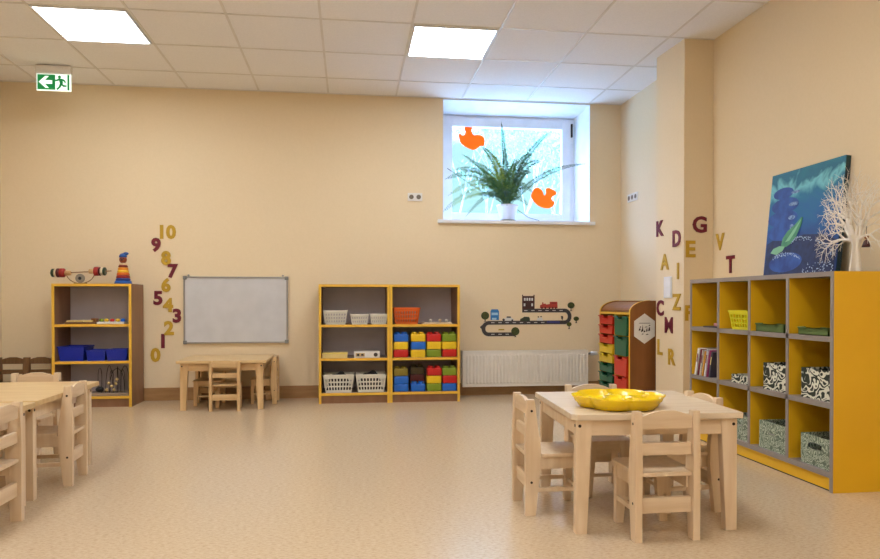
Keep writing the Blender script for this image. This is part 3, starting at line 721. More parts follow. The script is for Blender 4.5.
# ------------------------------------------------------------------ road sticker
def mural():
    t = empty('road_sticker', 'winding toy road wall sticker with train, cars and trees', 'wall sticker', (1.14, YB-.0005, .50))
    K = .00949/7.333
    def C(u, v): return ((u-35)*K, (395+28-v)*K*.985)          # sheet units to metres
    def line(pts, wd):
        L, R = [], []
        for i, p in enumerate(pts):
            a = pts[max(0, i-1)]; c = pts[min(len(pts)-1, i+1)]
            dx, dy = c[0]-a[0], c[1]-a[1]; n = math.hypot(dx, dy)
            L.append((p[0]-dy/n*wd/2, p[1]+dx/n*wd/2)); R.append((p[0]+dy/n*wd/2, p[1]-dx/n*wd/2))
        return L, R
    path = [(375, 210), (690, 210)] + [(690+36*math.sin(PI*k/10), 253-43*math.cos(PI*k/10)) for k in range(1, 10)] + [(690, 296), (130, 298)] + [(130-36*math.sin(PI*k/10), 340-41*math.cos(PI*k/10)) for k in range(1, 10)] + [(130, 381), (325, 381)]
    def strip(pts, wd, y0, y1, m, name, par=t):
        L, R = line(pts, wd); b = MB(); bm = b.bm
        vt = [[bm.verts.new((C(*p)[0], y, C(*p)[1])) for p in S] for y in (y0, y1) for S in (L, R)]
        n = len(pts)
        for i in range(n-1):
            bm.faces.new((vt[0][i], vt[0][i+1], vt[1][i+1], vt[1][i])); bm.faces.new((vt[2][i], vt[3][i], vt[3][i+1], vt[2][i+1]))
            bm.faces.new((vt[0][i], vt[2][i], vt[2][i+1], vt[0][i+1])); bm.faces.new((vt[1][i], vt[1][i+1], vt[3][i+1], vt[3][i]))
        for i in (0, n-1): bm.faces.new((vt[0][i], vt[1][i], vt[3][i], vt[2][i]))
        bmesh.ops.recalc_face_normals(bm, faces=bm.faces)
        return b.build(name, m, par)
    rc = mat('sticker_road', (58, 54, 56), .5); pale = mat('sticker_rim', (226, 208, 178), .5)
    strip(path, 38, -.0010, 0, pale, 'road_border')
    rd = strip(path, 27, -.0018, -.0009, rc, 'road')
    b = MB(); wm = mat('sticker_white', (214, 214, 212), .5)
    def rect(b, u0, u1, v0, v1, y0=-.0025, y1=-.0015):
        a = C(u0, v1); c = C(u1, v0); b.box(a[0], c[0], y0, y1, a[1], c[1])
    for v in (210, 297, 381):
        for u in range(390 if v == 210 else 150, 680 if v == 210 else (650 if v == 297 else 300), 52): rect(b, u, u+24, v-3, v+2)
    b.build('lane_dashes', wm, rd)
    def shape(pts, m, name, par=t, y0=-.0026, y1=0): 
        b = MB(); b.prism([C(*p) for p in pts], y0, y1, 'y'); return b.build(name, m, par)
    def circ(u, v, r, ry=None): return [(u+r*math.cos(2*PI*k/18), v+(ry or r)*math.sin(2*PI*k/18)) for k in range(18)]
    h = shape([(375, 198), (375, 95), (382, 95), (382, 104), (458, 104), (458, 95), (466, 95), (466, 198)], mat('sticker_house', (66, 34, 34), .5), 'house')
    b = MB()
    for u in (388, 406, 424, 442): rect(b, u, u+12, 118, 138, -.0034, -.0024)
    rect(b, 386, 398, 158, 178, -.0034, -.0024); rect(b, 442, 454, 158, 178, -.0034, -.0024)
    b.build('house_windows', wm, h)
    tr = shape([(505, 192), (508, 170), (522, 165), (522, 150), (530, 150), (532, 162), (545, 158), (552, 166), (578, 162), (578, 146), (634, 146), (636, 192)], mat('sticker_train', (176, 62, 52), .5), 'train')
    b = MB()
    for u in (520, 545, 575, 600, 622): b.prism([C(*p) for p in circ(u, 190, 7)], -.0034, -.0024, 'y')
    rect(b, 590, 625, 152, 158, -.0034, -.0024); b.build('train_wheels', mat('sticker_dark_red', (96, 26, 26), .5), tr)
    v = shape([(145, 278), (145, 215), (152, 200), (198, 200), (206, 215), (206, 278)], mat('sticker_blue', (44, 120, 190), .5), 'blue_van')
    b = MB(); rect(b, 152, 198, 224, 242, -.0034, -.0024); rect(b, 156, 188, 262, 276, -.0034, -.0024); b.build('van_windows', mat('sticker_lightblue', (160, 204, 232), .5), v)
    v = shape([(232, 284), (236, 268), (255, 264), (268, 252), (290, 252), (300, 264), (312, 270), (312, 284)], wm, 'white_car')
    b = MB(); b.prism([C(*p) for p in circ(240, 276, 9)], -.0034, -.0024, 'y'); b.prism([C(*p) for p in circ(303, 280, 7)], -.0034, -.0024, 'y'); rect(b, 262, 292, 252, 262, -.0034, -.0024); b.build('car_wheels', rc, v)
    shape([(358, 286), (362, 270), (380, 262), (390, 254), (425, 256), (432, 268), (432, 286)], mat('sticker_dark_green', (46, 60, 46), .5), 'green_car')
    v = shape([(484, 284), (486, 268), (496, 262), (520, 262), (528, 284)], wm, 'small_white_animal')
    b = MB(); b.prism([C(*p) for p in circ(494, 256, 5)], -.0034, -.0020, 'y'); b.prism([C(*p) for p in circ(514, 254, 5)], -.0034, -.0020, 'y'); b.build('animal_spots', rc, v)
    shape([(560, 284), (652, 288), (652, 303), (556, 300)], mat('sticker_navy', (52, 58, 120), .5), 'blue_boat', y0=-.0034)
    shape([(200, 352), (206, 342), (244, 342), (246, 352)], mat('sticker_mustard', (176, 150, 40), .5), 'yellow_car')
    gm = mat('sticker_tree', (74, 82, 34), .5, noise=(54, 62, 28), nscale=40)
    for (u, vv, r, ry, tv) in ((736, 172, 26, 23, 214), (775, 270, 20, 16, 302), (722, 310, 18, 16, 345), (106, 246, 29, 29, 288), (325, 360, 30, 30, 402)):
        tk = shape([(u-4, vv), (u+4, vv), (u+3, tv-6), (u+10, tv), (u-10, tv), (u-3, tv-6)], rc, 'tree_trunk', y0=-.0030)
        shape(circ(u, vv, r, ry), gm, 'tree_crown', tk, y0=-.0036)
    shape([(68, 328), (86, 312), (92, 330), (84, 346)], rc, 'road_marker')
    shape([(660, 250), (676, 250), (678, 262), (672, 282), (664, 270)], rc, 'road_marker')
mural()

# ------------------------------------------------------------------ radiator
def radiator():
    t = empty('radiator', 'white panel radiator with vertical ribs below the window', 'radiator', (1.592, 6.125, .085))
    W, Hh = .582, .318
    b = MB(); bm = b.bm
    n = 36; pts = []
    x = -W+.02; st = (2*W-.04)/n
    prof = []
    for k in range(n):
        x0 = -W+.02+k*st
        prof += [(x0, 0), (x0+st*.30, 0), (x0+st*.42, -.008), (x0+st*.86, -.008), (x0+st*.98, 0)]
    prof = [(-W, 0)] + prof + [(W, 0)]
    zs = [(0, 0), (.028, 0), (.040, 1), (Hh-.040, 1), (Hh-.028, 0), (Hh, 0)]
    g = [[bm.verts.new((px, py*k, z)) for (px, py) in prof] for z, k in zs]
    for i in range(len(zs)-1):
        for j in range(len(prof)-1): bm.faces.new((g[i][j], g[i][j+1], g[i+1][j+1], g[i+1][j]))
    bmesh.ops.recalc_face_normals(bm, faces=bm.faces)
    b.box(-W, W, .001, .012, 0, Hh); b.build('front_panel', M['rad'], t)
    b = MB()
    for sx in (-1, 1): b.box(min(sx*W, sx*(W+.004)), max(sx*W, sx*(W+.004)), -.004, .085, 0, Hh+.006, .001)
    b.build('side_cover', M['rad'], t)
    b = MB()
    for k in range(5): b.box(-W, W, .002+k*.018, .010+k*.018, Hh-.002, Hh+.004)
    for k in range(30): b.box(-W+k*2*W/29-.004, -W+k*2*W/29+.004, .0, .085, Hh-.002, Hh+.003)
    b.build('top_grille', M['rad'], t)
    b = MB(); b.box(-W+.01, W-.01, .060, .072, 0.01, Hh-.01); b.build('rear_panel', M['rad'], t)
    b = MB(); b.tube([(W, .04, Hh-.03), (W+.045, .04, Hh-.03)], .010, 10); v = b.build('valve', M['alu'], t)
    b = MB(); b.tube([(W+.038, .04, Hh-.03), (W+.050, .04, Hh-.03), (W+.105, .04, Hh-.026)], [.014, .020, .017], 12); b.build('thermostat_head', M['white'], v)
    b = MB(); b.box(-.4, -.37, .072, .1015, .03, Hh-.03); b.box(.37, .4, .072, .1015, .03, Hh-.03); b.build('wall_bracket', M['white'], t)
    b = MB(); b.tube([(W-.03, .04, .01), (W-.03, .04, -.03), (W+.02, .06, -.04), (W+.06, .085, -.04)], .009, 8); b.build('pipe', M['black'], t)
radiator()

# ------------------------------------------------------------------ tray storage unit, right corner
def tray_unit():
    X0, X1, Y0, Y1 = 2.128, 2.520, 5.055, 5.70; H, HF = .866, .775
    t = empty('tray_cabinet', 'brown arched-top cabinet of coloured trays in the right corner', 'cabinet', (X0, Y0, 0))
    D, W = X1-X0, Y1-Y0
    def prof(e=0):
        p = [(e, .0), (D, .0), (D, H-e)]
        R = H-HF
        cx, cz, rx = .165, HF, .165
        for k in range(0, 9): a = PI/2 + (PI/2)*k/8; p.append((cx+(rx-e)*math.cos(a), cz+(R-e)*math.sin(a)))
        return p
    for ya, yb in ((0, .018), (W-.018, W)):
        b = MB(); b.prism(prof(.003), ya, yb, 'y'); sp = b.build('side_panel', M['brown2'], t)
        b = MB(); pr = [(0, .0)] + [(x, z) for x, z in reversed(prof(0)[3:])]
        o_ = pr; i_ = [(.003, 0)] + [(x, z) for x, z in reversed(prof(.003)[3:])]
        bm = b.bm
        for k in range(len(o_)-1):
            q = [o_[k], o_[k+1], i_[k+1], i_[k]]
            A = [bm.verts.new((p[0], ya-.0005, p[1])) for p in q]; B = [bm.verts.new((p[0], yb+.0005, p[1])) for p in q]
            bm.faces.new(A); bm.faces.new(list(reversed(B)))
            for m_ in range(4): bm.faces.new((A[m_], B[m_], B[(m_+1) % 4], A[(m_+1) % 4]))
        bmesh.ops.recalc_face_normals(bm, faces=bm.faces)
        b.build('edge_band', M['edge'], sp)
    # arched canopy between the sides
    b = MB(); bm = b.bm; pr = prof(.012)[2:]; pi = prof(.024)[2:]
    for k in range(len(pr)-1):
        q = [pr[k], pr[k+1], pi[k+1], pi[k]]
        A = [bm.verts.new((p[0], .018, p[1])) for p in q]; B = [bm.verts.new((p[0], W-.018, p[1])) for p in q]
        bm.faces.new(A); bm.faces.new(list(reversed(B)))
        for m_ in range(4): bm.faces.new((A[m_], B[m_], B[(m_+1) % 4], A[(m_+1) % 4]))
    bmesh.ops.recalc_face_normals(bm, faces=bm.faces); b.build('arched_top', M['brown2'], t)
    b = MB(); b.box(.0, D-.01, .018, W-.018, HF-.022, HF-.004); b.build('top_shelf', M['edge'], t)
    b = MB(); b.box(.0, D-.01, .300-.008, .300+.008, .10, HF-.022); b.build('divider', M['edge'], t)
    b = MB(); b.box(.0, D-.01, .018, W-.018, .08, .10); b.build('bottom_shelf', M['edge'], t)
    b = MB(); b.box(.02, .034, .018, W-.018, 0, .08); b.build('plinth', M['brown2'], t)
    b = MB(); b.box(D-.01, D, .018, W-.018, 0, H-.03); b.build('back_panel', M['brown'], t)
    # hexagonal notice on the near side panel
    cx, cz, r = .118, .648, .104
    hx = [(cx+r*.92*math.cos(PI/6+k*PI/3), cz+r*1.12*math.sin(PI/6+k*PI/3)) for k in range(6)]
    b = MB(); b.prism(hx, -.004, -.0006, 'y'); hp = b.build('hexagon_plaque', M['card'], t)
    b = MB(); b.box(cx-.045, cx+.045, -.005, -.004, cz+.040, cz+.044)
    b.prism([(cx-.016, cz+.03), (cx-.010, cz-.02), (cx-.022, cz-.02)], -.005, -.004, 'y')
    for (dx, dz, w, h) in ((-.06, -.02, .02, .026), (-.036, -.034, .014, .03), (-.012, -.036, .02, .02), (.014, -.03, .016, .034), (.036, -.024, .02, .04), (-.05, .008, .014, .016), (.0, .01, .03, .01), (.04, .024, .018, .014), (-.03, -.058, .02, .012), (.01, -.062, .03, .012)):
        dx, dz, w, h = dx*.8, dz*.8, w*.8, h*.8
        b.prism([(cx+dx, cz+dz), (cx+dx+w, cz+dz+.004), (cx+dx+w*.8, cz+dz+h), (cx+dx+w*.3, cz+dz+h*.8)], -.005, -.004, 'y')
    b.build('plaque_drawing', M['ink'], hp)
    # pull-out trays
    def tray(y0, y1, z0, z1, m, label):
        tt = empty('storage_tray', label, 'tray', (X0-.012, Y0+(y0+y1)/2, z0), 0, 'coloured trays in the arched cabinet')
        w = (y1-y0)/2 - .004; h = z1-z0-.008
        b = MB()
        b.box(.004, .33, -w+.014, w-.014, 0, .004); b.box(.004, .33, -w+.014, -w+.018, 0, h-.012); b.box(.004, .33, w-.018, w-.014, 0, h-.012); b.box(.326, .33, -w+.014, w-.014, 0, h-.012)
        b.build('body', m, tt)
        nt = min(.022, h*.34)
        fr = [(-w+.016, 0), (w-.016, 0), (w-.004, h-.012), (w, h-.012), (w, h), (w*.45, h), (w*.34, h-nt), (-w*.34, h-nt), (-w*.45, h), (-w, h), (-w, h-.012), (-w+.004, h-.012)]
        b = MB(); b.prism(fr, 0, .005, 'x'); b.build('front', m, tt)
        b = MB(); pth = [(-w, h-.004), (-w*.45, h-.004), (-w*.34, h-nt-.004), (w*.34, h-nt-.004), (w*.45, h-.004), (w, h-.004)]
        b.tube([(-.006, p[0], p[1]) for p in pth], .0052, 6); b.build('lip', m, tt)
    zt = HF-.026; nm = ('topmost', 'second', 'third', 'fourth', 'fifth', 'sixth', 'seventh', 'lowest')
    cs = ['tred', 'tred', 'tred', 'tyel', 'tyel', 'tgrn', 'tgrn', 'tgrn']; cw = {'tred': 'red', 'tyel': 'yellow', 'tgrn': 'dark green'}
    for k in range(8):
        tray(.310, W-.020, zt-(k+1)*.0795, zt-k*.0795, M[cs[k]], '%s shallow tray, %s in the left column of arched cabinet' % (cw[cs[k]], nm[k]))
    for k, c in enumerate(('tgrn', 'tgrn', 'tred', 'tred')):
        tray(.020, .290, zt-(k+1)*.159, zt-k*.159, M[c], '%s deep tray, %s in the right column of arched cabinet' % (cw[c], ('topmost', 'second', 'third', 'lowest')[k]))
tray_unit()

# ------------------------------------------------------------------ amber cube shelf on the right
SX, SD = 2.137, .395; YN, YF1, SH = 2.822, 4.129, .994
def cube_shelf():
    t = empty('cube_shelf', 'large amber and grey cube shelf with twelve openings by right wall', 'shelving', (SX, YN, 0))
    W = YF1-YN; th = .020; ys = (0, .327, .655, .972, W)
    def cyc(y): return y
    for i, y in enumerate(ys):
        ya = y if i == 0 else (y-th if i == 4 else y-th/2); yb = ya+th
        z0, z1 = (0, SH-.0) if i in (0, 4) else (.088, SH-.022)
        b = MB(); b.box(.004, SD, ya, yb, z0, z1); p = b.build('end_panel' if i in (0, 4) else 'divider', M['amber'], t)
        b = MB(); b.box(0, .004, ya, yb, z0, z1); b.build('edge_band', M['greyl'], p)
    b = MB(); b.box(0, SD, th, W-th, SH-.022, SH); b.build('top_panel', M['greyl'], t)
    for z in (.700, .400, .088):
        b = MB(); b.box(0, SD-.008, th, W-th, z-.024, z); b.build('shelf', M['greyl'], t)
    b = MB(); b.box(.012, .028, th, W-th, .006, .064); b.build('plinth', M['amber'], t)
    b = MB(); b.box(.014, .030, th, W-th, 0, .006); b.build('plinth_foot', M['black'], t)
    b = MB(); b.box(SD-.008, SD, th, W-th, .064, SH-.022); b.build('back_panel', M['amber'], t)
cube_shelf()
z1, z2, z3 = .7002, .4002, .0882
def ybox(a, b_): return (a+b_)/2
# row 1
basket('basket', 'lime yellow perforated basket in the amber shelf', 'basket', (2.225, 3.605, z1), .19, .15, .108, M['baskety'], 3, 6, rot=-PI/2)
t = tag(MB().box(-.09, .09, -.06, .06, 0, .008, .002).build('booklet', mat('dark_cover', (60, 56, 66), .5), None, (2.24, 3.93, z1), .2), 'dark thin booklet lying in the top far opening of amber shelf', 'book')
t = tag(MB().box(-.03, .03, -.02, .02, 0, .018, .004).build('eraser', mat('pink_rubber', (214, 140, 128), .6), None, (2.20, 3.88, z1+.0085)), 'small pink block on the dark booklet', 'toy')
def gtray(y0, y1, label, h=.036):
    w = (y1-y0)/2
    t = empty('green_tray', label, 'tray', (2.275, (y0+y1)/2, z1), 0, 'moss green trays on the amber shelf')
    b = MB(); b.box(-.13, .13, -w, w, 0, .004); b.box(-.13, -.126, -w, w, 0, h); b.box(.126, .13, -w, w, 0, h); b.box(-.13, .13, -w, -w+.004, 0, h); b.box(-.13, .13, w-.004, w, 0, h)
    b.build('body', M['traygreen'], t)
    b = MB(); b.prism([(-w, h), (w, h), (w, h+.008), (w*.55, h+.010), (w*.4, h-.004), (-w*.4, h-.004), (-w*.55, h+.010), (-w, h+.008)], -.134, -.126, 'x'); b.build('front_lip', M['traygreen'], t)
gtray(3.185, 3.425, 'moss green shallow tray, third opening of top row')
gtray(2.865, 3.075, 'moss green shallow tray in top opening nearest camera', .030)
# row 2: books
bc = [((232, 228, 220), .020, .175, .26), ((120, 40, 50), .010, .170, .26), ((206, 196, 190), .012, .165, .24), ((222, 160, 60), .010, .160, .24), ((226, 224, 228), .014, .172, .22), ((170, 60, 110), .009, .168, .22), ((70, 66, 84), .014, .162, .22)]
bn = ['thick white book', 'maroon book', 'pale grey book', 'thin orange book', 'white book with pale cover', 'thin purple pink book', 'dark blue book']
yy = 4.085
for (c, th, hh, lean), nm in zip(bc, bn):
    t = empty('book', nm + ' leaning in the row in far opening of amber shelf', 'book', (2.145, yy, z2), 0, 'books leaning in the amber shelf')
    t.rotation_euler = (-lean*-1.0, 0, 0)
    cm = mat('book_cover_' + nm.replace(' ', '_'), c, .5)
    b = MB(); b.box(0, .150, -th, -th+.0015, 0, hh); b.box(0, .150, -.0015, 0, 0, hh); b.box(-.0005, .002, -th, 0, 0, hh); b.build('cover', cm, t)
    b = MB(); b.box(.002, .147, -th+.0016, -.0016, .002, hh-.002); b.build('pages', M['card'], t)
    if th >= .012:
        b = MB(); b.box(-.0012, -.0005, -th*.8, -th*.2, hh*.5, hh*.8); b.build('spine_label', M['maroon'] if c[0] > 180 else M['cream'], t)
    yy -= th+.016
# patterned boxes
def pbox(label, y0, y1, z, h, m, handle=False, depth=.25, x=.02, tab=False):
    w = (y1-y0)/2
    t = empty('storage_box', label, 'storage box', (SX+x, (y0+y1)/2, z), 0, 'leaf-patterned storage boxes')
    b = MB()
    if handle:
        hw, hz, hh = .045, h*.66, .013
        for (ya, yb, za, zb) in ((-w, w, 0, hz-hh), (-w, w, hz+hh, h), (-w, -hw, hz-hh, hz+hh), (hw, w, hz-hh, hz+hh)): b.box(0, .004, ya, yb, za, zb)
    else: b.box(0, .004, -w, w, 0, h)
    b.box(depth-.004, depth, -w, w, 0, h); b.box(0.004, depth-.004, -w, -w+.004, 0, h); b.box(0.004, depth-.004, w-.004, w, 0, h); b.box(.004, depth-.004, -w+.004, w-.004, 0, .004)
    b.build('body', m, t)
    if handle:
        b = MB()
        for k in range(16):
            a0 = 2*PI*k/16; a1 = 2*PI*(k+1)/16
        b.tube([(-.001, .045*(1 if abs(math.cos(2*PI*k/16)) > .7 else 1)*math.cos(2*PI*k/16), h*.66+.014*math.sin(2*PI*k/16)) for k in range(17)], .0018, 6); b.build('handle_rim', M['black'], t)
    if tab:
        b = MB(); b.box(-.002, 0, -.03, .03, h*.62, h*.80); b.build('label_holder', m, t)
        b = MB(); b.box(-.004, -.002, -.022, .022, h*.58, h*.62); b.build('label_pull', M['alu'], t)
    return t
pbox('bold leaf-patterned box in middle row, third opening from far end', 3.180, 3.375, z2, .138, M['pat1'])
pbox('bold leaf-patterned box in middle row, opening nearest the camera', 2.860, 3.068, z2, .142, M['pat1'])
pbox('low bold leaf-patterned box in middle row beside the books', 3.505, 3.68, z2, .046, M['pat1'])
pbox('grey-green leaf-patterned box in bottom row behind chair, second opening', 3.500, 3.680, z3, .135, M['pat2'], tab=True)
pbox('grey-green leaf-patterned box with metal label pull, bottom row', 3.185, 3.410, z3, .142, M['pat2'], tab=True)
pbox('grey-green leaf-patterned box with dark handle hole, bottom row', 2.866, 3.068, z3, .140, M['pat2'], handle=True)

# ------------------------------------------------------------------ canvas picture on the shelf
def picture():
    # leans back against the right wall
    y0, y1, Hh = 3.262, 3.885, .622
    t = empty('canvas_picture', 'blue canvas picture of stacked stones and green leaf leaning on wall', 'picture', (2.478, (y0+y1)/2, SH+.001))
    t.rotation_euler = (0, math.radians(5.5), 0)
    w = (y1-y0)/2
    m = mat('canvas_art', (20, 80, 150), .5); nt = m.node_tree; bs = nt.nodes['Principled BSDF']
    tc = nt.nodes.new('ShaderNodeTexCoord'); sp = nt.nodes.new('ShaderNodeSeparateXYZ'); nt.links.new(tc.outputs['Object'], sp.inputs[0])
    ns = nt.nodes.new('ShaderNodeTexNoise'); ns.inputs['Scale'].default_value = 6; ns.inputs['Detail'].default_value = 3; ns.inputs['Distortion'].default_value = 1.4
    nt.links.new(tc.outputs['Object'], ns.inputs['Vector'])
    ma = nt.nodes.new('ShaderNodeMath'); ma.operation = 'MULTIPLY_ADD'; ma.inputs[1].default_value = .34; nt.links.new(ns.outputs['Fac'], ma.inputs[0]); nt.links.new(sp.outputs['Z'], ma.inputs[2])
    r = nt.nodes.new('ShaderNodeValToRGB'); e = r.color_ramp.elements
    e[0].position = .12; e[0].color = lin((12, 34, 84)); e[1].position = .84; e[1].color = lin((26, 120, 140))
    for p, c in ((.34, (18, 60, 130)), (.50, (16, 96, 160)), (.62, (20, 112, 150)), (.70, (120, 200, 208)), (.75, (22, 104, 132))):
        k = e.new(p); k.color = lin(c)
    nt.links.new(ma.outputs[0], r.inputs[0]); nt.links.new(r.outputs[0], bs.inputs['Base Color'])
    b = MB(); b.box(0, .004, -w, w, 0, Hh); b.build('printed_front', m, t)
    b = MB(); b.box(.004, .030, -w, w, 0, Hh); b.build('canvas_edge', mat('canvas_side', (30, 62, 60), .7, noise=(20, 44, 58), nscale=8), t)
    # local picture coordinates: u to the right as seen (towards -Y), v up, both 0..1
    def Q(u, v): return (w - 2*w*u, v*Hh)
    def blob(pts, mm, name, y=-.0008, par=t, n=1):
        b = MB(); b.prism([Q(*p) for p in pts], y, 0, 'x'); return b.build(name, mm, par)
    def ell(cu, cv, ru, rv, rot=0, n=26, a0=0, a1=2*PI):
        o = []
        for k in range(n):
            a = a0+(a1-a0)*k/(n-(0 if a1-a0 > 6 else 1)); x, y = ru*math.cos(a), rv*math.sin(a)
            o.append((cu+x*math.cos(rot)-y*math.sin(rot), cv+x*math.sin(rot)+y*math.cos(rot)))
        return o
    st = mat('painted_stone', (42, 88, 172), .5, noise=(24, 58, 132), nscale=14)
    st2 = mat('painted_dark_stone', (12, 26, 70), .5, noise=(26, 46, 96), nscale=30)
    hi = mat('painted_highlight', (150, 178, 214), .5, noise=(60, 92, 150), nscale=60)
    lf = mat('painted_leaf', (96, 170, 116), .5, noise=(60, 136, 96), nscale=14); lf2 = mat('painted_leaf_light', (140, 200, 150), .5)
    blob(ell(.20, .80, .15, .055), st, 'top_stone')
    blob(ell(.24, .68, .20, .075), st, 'upper_stone', -.0011)
    blob(ell(.22, .56, .22, .075), st, 'middle_stone', -.0013)
    blob(ell(.26, .43, .24, .085), st, 'lower_stone', -.0016)
    blob([(0.02, .02), (.98, .02), (.98, .30), (.8, .36), (.55, .38), (.35, .34), (.1, .36), (.02, .33)], st2, 'dark_base', -.0018)
    blob(ell(.66, .20, .32, .12, -.25), st2, 'base_stone', -.0021)
    blob(ell(.32, .14, .24, .09, .05), st, 'front_stone', -.0024)
    for c in ((.38, .79, .06, .014), (.37, .68, .07, .018), (.36, .555, .05, .020), (.37, .47, .03, .022)): blob(ell(*c), hi, 'stone_highlight', -.0027)
    sp_ = mat('painted_droplets', (184, 206, 232), .5)
    random.seed(3)
    b = MB()
    for k in range(230):
        if k < 90: a = random.uniform(.2, PI*.9); u, v = .66+.30*math.cos(a)*1.0, .22+.11*math.sin(a)-.15*math.cos(a)*.5; u += random.uniform(-.015, .015); v += random.uniform(-.02, .02)
        elif k < 160: a = random.uniform(.3, PI*.85); u, v = .32+.22*math.cos(a), .14+.085*math.sin(a)+random.uniform(-.025, .01)
        else: u, v = random.uniform(.55, .97), random.uniform(.02, .12)
        u = min(.97, max(.03, u)); s_ = random.uniform(.003, .008); y_, z_ = Q(u, max(.015, v))
        b.prism([(y_+s_*.8, z_), (y_, z_+s_*.5), (y_-s_*.8, z_), (y_, z_-s_*.5)], -.0030, -.0002, 'x')
    b.build('droplets', sp_, t)['kind'] = 'stuff'
    blob([(.24, .29), (.26, .37), (.32, .43), (.42, .48), (.50, .54), (.52, .54), (.50, .46), (.45, .37), (.38, .31), (.32, .285)], lf, 'leaf', -.0034)
    blob([(.09, .24), (.13, .28), (.22, .30), (.30, .29), (.27, .25), (.18, .22)], lf2, 'leaf', -.0036)
    blob([(.30, .33), (.40, .43), (.51, .53), (.43, .41), (.36, .34)], lf2, 'leaf_vein', -.0039)
picture()

# ------------------------------------------------------------------ cut-out tree on the shelf end
def cut_tree():
    t = empty('decorative_tree', 'cream white cut-out bare tree ornament on amber shelf end', 'ornament', (2.32, 2.915, SH+.001), 0)
    rnd = random.Random(11)
    def grow(b, p, a, L, r, dep, maxd, xo):
        n = 5; pts = [p]; aa = a
        for i in range(n):
            aa += rnd.uniform(-.16, .16)
            q = pts[-1]; pts.append((q[0]+math.cos(aa)*L/n, q[1]+math.sin(aa)*L/n))
        b.tube([(xo, q[0], q[1]) for q in pts], [r*(1-.42*i/n) for i in range(n+1)], 6)
        if dep >= maxd: return
        k = 2 if dep else 3
        for j in range(k):
            sp = rnd.uniform(.30, .62)*(1 if j % 2 else -1) if k == 2 else (-.55, .02, .55)[j]
            grow(b, pts[-1] if j < 2 else pts[3], aa+sp, L*rnd.uniform(.68, .84), r*.60, dep+1, maxd, xo)
        if rnd.random() < .75:
            grow(b, pts[3], aa+rnd.choice((-1, 1))*rnd.uniform(.6, .95), L*.55, r*.42, dep+2, maxd, xo)
    # coordinates: (y, z); smaller y is to the right in the photo
    b = MB()
    b.prism([(.034, 0), (.030, .06), (.022, .12), (.030, .165), (.0, .165), (-.028, .16), (-.016, .11), (-.022, .05), (-.030, 0)], -.004, .004, 'x', .001)
    b.build('trunk', M['treecut'], t)
    b = MB()
    grow(b, (.022, .155), PI*.26, .080, .013, 0, 5, 0)
    grow(b, (.018, .160), PI*.44, .100, .012, 0, 5, 0)
    grow(b, (.024, .150), PI*.08, .080, .010, 0, 5, 0)
    b.build('left_crown', M['treecut'], t)
    # second plate slotted at right angles through the trunk
    b = MB(); b.prism([(-.034, 0), (-.022, .06), (-.018, .12), (-.03, .17), (.0, .17), (.03, .165), (.018, .11), (.024, .05), (.034, 0)], -.004, .004, 'y', .001)
    b.build('cross_trunk', M['treecut'], t)
    t2 = MB()
    grow(t2, (-.022, .155), PI*.62, .085, .008, 0, 5, 0); grow(t2, (-.02, .15), PI*.88, .070, .007, 1, 5, 0)
    o = t2.build('right_crown', M['treecut'], t)
    t3 = MB(); grow(t3, (.022, .155), PI*.35, .09, .008, 0, 5, 0); grow(t3, (.0, .16), PI*.5, .09, .008, 0, 5, 0)
    o = t3.build('cross_crown', M['treecut'], t); o.rotation_euler = (0, 0, -PI/2)
    b = MB(); b.box(-.012, -.006, .006, .010, .0, .034, .001); b.build('slot', M['ink'], t)
    # small hanging charm
    h = empty('hanging_charm', 'small dark red bell charm hanging from tree ornament', 'ornament', (2.335, 2.868, SH+.112))
    b = MB(); b.tube([(0, 0, .034), (0, 0, .095)], .0012, 6); b.build('thread', M['ink'], h)
    b = MB(); b.lathe([(.020, 0), (.017, .012), (.011, .028), (.004, .034)], (0, 0, 0), 14); b.build('bell', mat('dark_red_charm', (70, 22, 26), .5), h)
    b = MB(); b.sphere((0, 0, .046), .010, 10); b.build('bead', mat('brown_bead', (150, 100, 60), .5), h)
cut_tree()

# ------------------------------------------------------------------ window: birds and fern
def bird(label, cx, cz, pts, sc):
    b = MB(); b.prism([(x*sc, z*sc) for x, z in pts], -.004, 0, 'y', .0012)
    tag(b.build('paper_bird', M['orange'], None, (cx, WY+.0145, cz)), label, 'window sticker', 'orange birds on the window')
# outlines in tenths of the bird's width, head at the left
def smooth(pts, it=2):
    for _ in range(it):
        o = []
        for i in range(len(pts)):
            p, q = pts[i], pts[(i+1) % len(pts)]
            o += [(p[0]*.75+q[0]*.25, p[1]*.75+q[1]*.25), (p[0]*.25+q[0]*.75, p[1]*.25+q[1]*.75)]
        pts = o
    return pts
B1 = smooth([(-12, 3), (-11, 5), (-8, 2), (-5, 5), (-7, 11), (-3, 12), (2, 11), (0, 8), (2, 3), (6, 4), (11, 3), (13, -1), (12, -7), (9, -6), (3, -11), (-3, -9), (-10, -5)], 1)
B2 = smooth([(-13, 1), (-11, 6), (-9, 9), (-5, 10), (-1, 7), (1, 1), (3, 5), (2, 9), (6, 10), (12, 7), (14, 4), (9, 1), (8, -2), (12, -4), (10, -9), (4, -11), (-4, -9), (-9, -5), (-11, -2)], 1)
bird('orange paper bird at upper left of the window glass', 1.170, 2.435, B1, .0105)
bird('orange paper bird at lower right of the window glass', 1.890, 1.878, B2, .0100)

